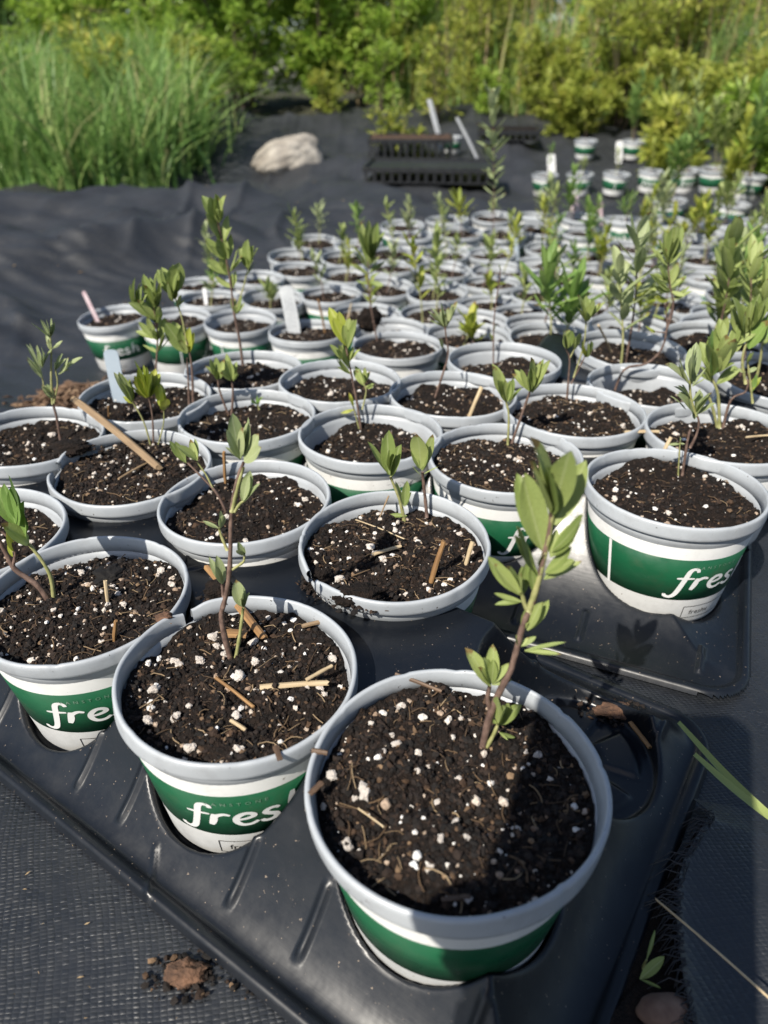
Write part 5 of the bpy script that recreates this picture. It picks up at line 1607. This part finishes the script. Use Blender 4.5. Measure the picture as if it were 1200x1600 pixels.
def leaves_cloud(P, D, L, w, seed):
    """folded pointed leaves; P bases, D unit directions, L lengths"""
    g = np.random.RandomState(seed)
    n = len(P)
    up = g.normal(0, 0.6, (n, 3)) + np.array([0, 0, 1.0])
    s = np.cross(D, up)
    s /= np.linalg.norm(s, axis=1, keepdims=True) + 1e-9
    nn = np.cross(s, D)
    L = L[:, None]
    W_ = L * w
    tip = P + D * L + nn * (-0.12 * L)
    mid = P + D * L * 0.5 - nn * 0.10 * W_
    l = P + D * L * 0.48 + s * W_ + nn * 0.25 * W_
    r = P + D * L * 0.48 - s * W_ + nn * 0.25 * W_
    V = np.stack([P, l, mid, r, tip], 1).reshape(-1, 3)
    b = (np.arange(n) * 5)[:, None]
    F = np.concatenate([b + np.array([[0, 2, 1]]), b + np.array([[0, 3, 2]]), b + np.array([[1, 2, 4]]), b + np.array([[2, 3, 4]])])
    A = np.repeat(g.rand(n), 5)
    return V, F, A

def tz(x, y):
    return terrain(np.asarray(x, float), np.asarray(y, float))

# the lush grass at the left: a tongue that follows the fabric edge back to the shrubs
def place_grass(g, n):
    y = g.uniform(3.35, 6.2, n)
    edge = np.interp(y, [3.2, 3.6, 4.4, 5.2, 6.2], [-0.98, -0.97, -1.10, -1.32, -1.6])
    x = edge + 0.05 - np.abs(g.normal(0, 0.8, n)) + 0.10 * g.normal(0, 1, n) * (g.rand(n) < 0.25) + 0.10 * noise2(y * 7, y * 0 + 1.0, 3)
    return x + 0.10 * noise2(x * 4, y * 4, 50), y + 0.12 * noise2(x * 4, y * 4, 51), tz(x, y) - 0.02 - 0.16 * np.clip(noise2(x * 3.2, y * 3.2, 52) + 0.2, 0, 1)
V, F, A = blades(10500, place_grass, 0.12, 0.64, 0.0078, 5, 1.2, 5)
o = obj('tall_grass', mesh('tall_grass', V, F, MAT['grass'], True, A), kind='stuff')
tag(o, 'lush blue green tall grass at the left edge of the fabric', 'grass')
def place_weeds(g, n):
    x = g.uniform(0.0, 4.6, n)
    y = np.interp(x, [0.0, 0.3, 0.9, 1.6, 4.6], [5.6, 5.5, 5.0, 4.4, 4.0]) + np.abs(g.normal(0, 1.3, n))
    return x, y, tz(x, y) - 0.02
V, F, A = blades(7000, place_weeds, 0.2, 0.75, 0.0055, 6, 0.7, 4)
A = A * 0.55 + 0.45
o = obj('meadow_grass', mesh('meadow_grass', V, F, MAT['grass'], True, A), kind='stuff')
tag(o, 'mixed meadow grass between the shrubs behind the fabric', 'grass')
def place_dry(g, n):
    x = g.uniform(-0.2, 4.4, n)
    y = np.interp(x, [0.0, 0.9, 1.6, 4.6], [5.5, 4.9, 4.3, 3.9]) + np.abs(g.normal(0, 1.0, n))
    return x, y, tz(x, y) - 0.02
V, F, A = blades(420, place_dry, 0.5, 1.25, 0.0038, 8, 0.25, 3)
o = obj('dry_stalks', mesh('dry_stalks', V, F, MAT['dry'], True, A), kind='stuff')
tag(o, 'tawny dry stalks standing in the weeds', 'dry grass')

def shrub(label, x, y, h, rx, ry, mat, n, llen, lw, seed, nst=9, group=None, cat='shrub', gap=0.5):
    """woody shrub: stems that fork, leaves in sprays along the twigs, uneven outline"""
    g = np.random.RandomState(seed)
    z0 = float(tz(x, y)) - 0.02
    root = thing('shrub', label, cat, (x, y, z0), group=group)
    mb = MB()
    tw = []
    for i in range(nst):
        a = 2 * PI * i / nst + g.uniform(-0.4, 0.4)
        hh = h * g.uniform(0.6, 1.05)
        ex, ey = math.cos(a) * rx * g.uniform(0.25, 0.9), math.sin(a) * ry * g.uniform(0.25, 0.9)
        pts = [Vector((ex * 0.12, ey * 0.12, 0)), Vector((ex * 0.3, ey * 0.3, hh * 0.35)), Vector((ex * 0.65, ey * 0.65, hh * 0.7)), Vector((ex, ey, hh))]
        P = smooth_path([tuple(p) for p in pts], 5)
        mb.tube(P, [0.012 * h * (1 - 0.85 * k / (len(P) - 1)) for k in range(len(P))], 5, True, 0.5)
        for k in range(12):
            t = g.uniform(0.12, 1.0)
            b = np.array(P[int(t * (len(P) - 1))])
            az = g.uniform(0, 2 * PI)
            el = g.uniform(-0.1, 0.9)
            L = h * g.uniform(0.16, 0.34) * (1.15 - 0.5 * t)
            d = np.array([math.cos(az) * math.cos(el), math.sin(az) * math.cos(el), math.sin(el)])
            e = b + d * L
            mb.tube([Vector(b), Vector((b + e) / 2 + np.array([0, 0, 0.02 * h])), Vector(e)], [0.004 * h, 0.003 * h, 0.0015 * h], 4, False, 0.5)
            tw.append((b, e))
    obj('stem', mb.mesh('stem', MAT['bark']), root)
    tw = np.array(tw)
    wgt = g.uniform(gap, 1.0, len(tw)) ** 2
    idx = g.choice(len(tw), n, p=wgt / wgt.sum())
    t = g.rand(n) ** 0.7
    P = tw[idx, 0] * (1 - t)[:, None] + tw[idx, 1] * t[:, None] + g.normal(0, 0.022 * h, (n, 3))
    D = (tw[idx, 1] - tw[idx, 0])
    D /= np.linalg.norm(D, axis=1, keepdims=True)
    D = D + g.normal(0, 0.65, (n, 3)) + np.array([0, 0, 0.15])
    D /= np.linalg.norm(D, axis=1, keepdims=True)
    V, F, A = leaves_cloud(P, D, llen * g.uniform(0.55, 1.2, n), lw, seed)
    br = g.rand(len(tw))
    A = np.clip(0.6 * A + 0.4 * np.repeat(br[idx], 5), 0, 1)
    obj('foliage', mesh('foliage', V, F, MAT[mat], False, A), root)
    return root
# bright leafy brush behind the fabric, left of centre
for i, (x, y, h) in enumerate(((-2.3, 6.3, 1.2), (-1.55, 5.9, 1.1), (-0.95, 5.6, 1.1), (-0.42, 5.75, 1.2), (0.05, 5.75, 1.05))):
    shrub('bright yellow green shrub behind the bare fabric slope', x, y, h, 0.62, 0.45, 'foliage_bright', 9500, 0.055, 0.2, 20 + i, group='bright shrubs behind the fabric slope')
# yellowish weeds, right of centre, low and close to the flats
for i, (x, y, h) in enumerate(((0.62, 5.4, 0.7), (0.98, 4.95, 0.5), (1.30, 4.5, 0.74), (1.66, 4.75, 0.85), (2.02, 4.2, 0.6), (0.25, 5.7, 0.5), (1.0, 4.35, 0.34), (1.55, 4.05, 0.42))):
    shrub('low yellow green weed bush behind the flats and far pots', x, y, h, 0.34, 0.28, 'foliage_gold', 5600, 0.045, 0.15, 40 + i, 12, group='yellow weed bushes behind the flats')
for i, (x, y, h) in enumerate(((1.62, 3.3, 0.46), (1.95, 3.5, 0.6), (2.3, 3.8, 0.75), (1.75, 2.75, 0.40), (1.38, 2.75, 0.30), (1.2, 3.35, 0.34), (1.42, 3.0, 0.36), (1.5, 2.4, 0.30), (1.25, 2.25, 0.24))):
    shrub('leafy green weed bush growing among the rightmost far pots', x, y, h, 0.24, 0.22, 'foliage_gold' if i % 2 else 'foliage_bright', 2600, 0.06, 0.15, 60 + i, 9, group='weed bushes among the far pots')
# taller mixed brush and the dark tree-like shrubs behind
for i, (x, y, h, m) in enumerate(((1.0, 6.6, 1.2, 'foliage_gold'), (1.9, 6.5, 1.15, 'foliage_bright'), (0.5, 7.0, 1.3, 'foliage_bright'), (2.9, 5.9, 1.1, 'foliage_gold'))):
    shrub(('pale yellow green brush standing in the meadow grass' if m == 'foliage_gold' else 'mid height green brush standing in the meadow grass'), x, y, h, 0.6, 0.45, m, 8000, 0.055, 0.17, 80 + i, group='brush in the meadow grass, ' + m[8:])
for i, (x, y, h) in enumerate(((-1.02, 4.35, 0.32), (-1.12, 4.8, 0.42), (-1.18, 5.15, 0.5), (-1.6, 4.6, 0.62), (-2.0, 4.3, 0.6), (-1.35, 4.1, 0.5))):
    shrub('leafy weed mixed into the tall grass by the boulder', x, y, h, 0.2, 0.2, ('foliage_bright', 'foliage_gold')[i % 2], 900, 0.055, 0.16, 200 + i, 6, group='weeds mixed into the tall grass', cat='weed')
for i, (x, y, h) in enumerate(((-4.4, 9.6, 2.4), (-3.0, 9.2, 2.3), (-1.7, 9.4, 2.3), (-0.4, 9.5, 2.2), (0.9, 9.8, 2.4), (2.2, 9.0, 2.3), (3.3, 8.4, 2.4), (4.6, 8.2, 2.5), (2.7, 7.4, 1.7), (3.6, 7.2, 1.8))):
    shrub('tall dark green thicket shrub closing the view behind the brush', x, y, h, 1.05, 0.75, 'foliage_dark', 8000, 0.10, 0.24, 100 + i, 10, group='dark thicket shrubs', gap=0.8)
for i in range(9):                                        # loose herbs at the fabric edge and a red-brown dry head
    x = -0.35 + i * 0.33
    y = 5.15 - 0.08 * i + 0.2 * math.sin(i * 2.1)
    shrub(('small yellowish weed rooted at the far fabric edge', 'small green weed rooted at the far fabric edge')[i % 2], x, y, 0.30 + 0.12 * (i % 3), 0.16, 0.14, ('foliage_gold', 'foliage_bright')[i % 2], 520, 0.05, 0.16, 140 + i, 5, group=('small yellowish weeds', 'small green weeds')[i % 2] + ' along the far fabric edge', cat='weed')
for i, u in enumerate((600, 628, 655)):                   # saplings of the brown soil flat
    p = at_y(u, 215 + 4 * i, 4.02)
    shrub('thin leafy sapling growing in the brown soil flat', p.x, p.y, 0.27 - 0.03 * i, 0.05, 0.05, 'foliage_gold', 130, 0.045, 0.2, 170 + i, 2, group='saplings in the brown soil flat', cat='sapling')

# leaf litter and straw bits blown over the fabric
g = np.random.RandomState(91)
P = []
while len(P) < 420:
    if len(P) < 260:
        x, y = g.uniform(-1.6, 0.1), g.uniform(0.6, 4.8)
    else:
        x, y = g.uniform(-0.32, 0.32), g.uniform(0.05, 0.32)
    if np.min(np.hypot(ALLP[:, 0] - x, ALLP[:, 1] - y)) > 0.085 and not (x * 0.565 + y * 0.825 > 0.095 and y < 0.6):
        P.append((x, y))
P = np.array(P)
D = np.stack([g.normal(0, 1, 420), g.normal(0, 1, 420), np.zeros(420)], 1)
D /= np.linalg.norm(D, axis=1, keepdims=True)
far = np.clip(P[:, 1] - 0.3, 0, 1)
V, F, A = leaves_cloud(np.stack([P[:, 0], P[:, 1], tz(P[:, 0], P[:, 1]) + 0.0015], 1), D, (0.0025 + 0.012 * far) * g.uniform(0.4, 1.2, 420), 0.12, 92)
o = obj('leaf_litter', mesh('leaf_litter', V, F, MAT['dry'], False, A), kind='stuff')
tag(o, 'dry leaf and straw litter scattered over the black fabric', 'leaf litter')

# ------------------------------------------------------------------ the photographer, whose phone and hands shade the nearest pot
fwd = Vector((0, math.cos(PITCH), -math.sin(PITCH)))
upv = Vector((0, math.sin(PITCH), math.cos(PITCH)))
O = Vector((0, 0, CZ))
def cp(x, u, f):
    return O + Vector((1, 0, 0)) * x + upv * u + fwd * f
b = MB()
hw, hh, rr = 0.0445, 0.082, 0.011
cxp, cup = -0.044, -0.034
ring = []
for sx, su, a0 in ((1, 1, 0), (-1, 1, 90), (-1, -1, 180), (1, -1, 270)):
    for k in range(6):
        a = rad(a0 + 18 * k)
        ring.append((cxp + sx * (hw - rr) + rr * math.cos(a), cup + su * (hh - rr) + rr * math.sin(a)))
n = len(ring)
pc = cp(cxp, cup, -0.012)
V = [cp(x, u, f) - pc for f in (-0.007, -0.017) for x, u in ring]
F = [tuple(range(n)), tuple(range(n, 2 * n))[::-1]] + [(i, n + i, n + (i + 1) % n, (i + 1) % n) for i in range(n)]
ph = thing('smartphone', 'black smartphone held out over the nearest pot by the photographer', 'phone', pc)
obj('case', mesh('case', V, F, MAT['phone'], False), ph)
b = MB()
for i, (x, u) in enumerate(((-0.022, 0.012), (-0.022, -0.014))):
    b.tube([cp(x, u, -0.007) - pc, cp(x, u, -0.0055) - pc], 0.008, 20)
obj('lens_ring', b.mesh('lens_ring', MAT['phone'], False), ph)

def skin_body(name, parent, verts, edges, radii, mat, root=0, sub=1):
    me = bpy.data.meshes.new(name)
    me.from_pydata([tuple(v) for v in verts], edges, [])
    o = obj(name, me, parent)
    md = o.modifiers.new('skin', 'SKIN')
    sv = me.skin_vertices[0].data
    for i, r in enumerate(radii):
        sv[i].radius = (r, r)
        sv[i].use_root = (i == root)
    md.use_smooth_shade = True
    s = o.modifiers.new('sub', 'SUBSURF')
    s.levels = sub
    s.render_levels = sub
    me.materials.append(mat)
    return o
base = Vector((0.10, -0.75, 0.0))
base.z = float(tz(base.x, base.y))
man = thing('person', 'person in a dark shirt kneeling behind the pots, holding out a phone', 'person', base)
hand = cp(-0.085, -0.085, -0.030)
def R_(p):
    return Vector(p) - base
pts = {'pelvis': (0.10, -0.80, 0.30), 'chest': (0.08, -0.66, 0.62), 'neck': (0.07, -0.58, 0.76), 'headlo': (0.06, -0.53, 0.83), 'head': (0.05, -0.50, 0.93),
       'shL': (-0.09, -0.62, 0.70), 'elL': (-0.17, -0.36, 0.42), 'wrL': tuple(hand + Vector((-0.030, -0.085, -0.075))),
       'shR': (0.24, -0.62, 0.70), 'elR': (0.34, -0.50, 0.42), 'wrR': (0.36, -0.42, 0.16), 
       'hipL': (0.0, -0.80, 0.28), 'knL': (-0.04, -0.46, 0.08), 'anL': (-0.04, -0.86, 0.06), 'toL': (-0.04, -0.98, 0.05),
       'hipR': (0.20, -0.80, 0.28), 'knR': (0.28, -0.46, 0.08), 'anR': (0.26, -0.86, 0.06), 'toR': (0.26, -0.98, 0.05)}
names = list(pts)
rads = dict(pelvis=0.13, chest=0.135, neck=0.055, headlo=0.07, head=0.095, shL=0.062, elL=0.043, wrL=0.028, shR=0.062, elR=0.043, wrR=0.028, hipL=0.085, knL=0.058, anL=0.04, toL=0.032, hipR=0.085, knR=0.058, anR=0.04, toR=0.032)
ed = [('pelvis', 'chest'), ('chest', 'neck'), ('neck', 'headlo'), ('headlo', 'head'), ('chest', 'shL'), ('shL', 'elL'), ('elL', 'wrL'), ('chest', 'shR'), ('shR', 'elR'), ('elR', 'wrR'), ('pelvis', 'hipL'), ('hipL', 'knL'), ('knL', 'anL'), ('anL', 'toL'), ('pelvis', 'hipR'), ('hipR', 'knR'), ('knR', 'anR'), ('anR', 'toR')]
tmp = skin_body('body', man, [R_(pts[k]) for k in names], [(names.index(a), names.index(c)) for a, c in ed], [rads[k] for k in names], MAT['shirt'], sub=2)
bpy.context.view_layer.update()
me = bpy.data.meshes.new_from_object(tmp.evaluated_get(bpy.context.evaluated_depsgraph_get()))
bpy.data.objects.remove(tmp, do_unlink=True)
me.materials.clear()
for k in ('shirt', 'skin', 'trousers'):
    me.materials.append(MAT[k])
wrists = [R_(pts['wrL']), R_(pts['wrR'])]
for p_ in me.polygons:
    c_ = p_.center
    if c_.z > 0.775 - base.z or min((c_ - q_).length for q_ in wrists) < 0.06:
        p_.material_index = 1
    elif c_.z < 0.36 - base.z and c_.y < 0.34 and min((c_ - q_).length for q_ in wrists) > 0.25:
        p_.material_index = 2
    p_.use_smooth = True
obj('body', me, man)
hc = R_(pts['head'])
def lump(name, c, s, mat, parent=man):
    V, F = ICO2
    V = V * (1 + 0.05 * fbm(V[:, 0] * 3, V[:, 1] * 3 + V[:, 2], 4, 2)[:, None])
    return obj(name, mesh(name, V * np.array(s), F, MAT[mat]), parent, c)
lump('hair', hc + Vector((0.003, -0.028, 0.028)), (0.088, 0.092, 0.085), 'hair')
lump('nose', hc + Vector((0.005, 0.100, -0.035)), (0.011, 0.016, 0.019), 'skin')
for s_ in (-1, 1):
    lump('ear', hc + Vector((s_ * 0.080, 0.0, -0.03)), (0.010, 0.018, 0.028), 'skin')
    lump('eye', hc + Vector((0.005 + s_ * 0.031, 0.082, -0.008)), (0.012, 0.010, 0.008), 'eye')
lump('mouth', hc + Vector((0.005, 0.088, -0.070)), (0.023, 0.008, 0.006), 'lip')
hr = Vector(pts['wrR'])
skin_body('palm', man, [R_(hr), R_(hr + Vector((0, 0.03, -0.05))), R_(hr + Vector((0, 0.05, -0.085)))], [(0, 1), (1, 2)], [0.026, 0.032, 0.026], MAT['skin'])
for i in range(4):
    b0 = hr + Vector((-0.03 + 0.02 * i, 0.055, -0.085))
    Lf = (0.85, 1.0, 0.95, 0.75)[i]
    ch = [hr + Vector((0, 0.04, -0.06)), b0, b0 + Vector((0, 0.03 * Lf, -0.03 * Lf)), b0 + Vector((0, 0.04 * Lf, -0.055 * Lf))]
    skin_body('finger', man, [R_(v) for v in ch], [(k, k + 1) for k in range(3)], [0.010, 0.009, 0.0085, 0.006], MAT['skin'])
ch = [hr + Vector((-0.005, 0.02, -0.03)), hr + Vector((-0.038, 0.045, -0.05)), hr + Vector((-0.048, 0.065, -0.075))]
skin_body('thumb', man, [R_(v) for v in ch], [(k, k + 1) for k in range(2)], [0.014, 0.011, 0.007], MAT['skin'])
# the hand that holds the phone: palm under its lower left edge, fingers round the back, thumb in front of the screen
w = Vector(pts['wrL'])
V = [w, (w + hand) / 2, hand]
skin_body('palm', man, [R_(v) for v in V], [(0, 1), (1, 2)], [0.026, 0.033, 0.026], MAT['skin'])
for i in range(4):
    u = -0.105 + i * 0.021
    L = (0.85, 1.0, 0.95, 0.75)[i]
    ch = [hand + Vector((0, 0, 0)), cp(-0.100, u, -0.022), cp(-0.097, u + 0.004, -0.001), cp(-0.097 + 0.022 * L, u + 0.006, 0.0025), cp(-0.097 + 0.036 * L, u + 0.004, 0.0015)]
    skin_body('finger', man, [R_(v) for v in ch], [(k, k + 1) for k in range(4)], [0.010, 0.009, 0.0085, 0.0078, 0.006], MAT['skin'])
ch = [hand, cp(-0.090, -0.060, -0.031), cp(-0.070, -0.035, -0.029), cp(-0.055, -0.020, -0.027)]
skin_body('thumb', man, [R_(v) for v in ch], [(k, k + 1) for k in range(3)], [0.014, 0.011, 0.0095, 0.007], MAT['skin'])
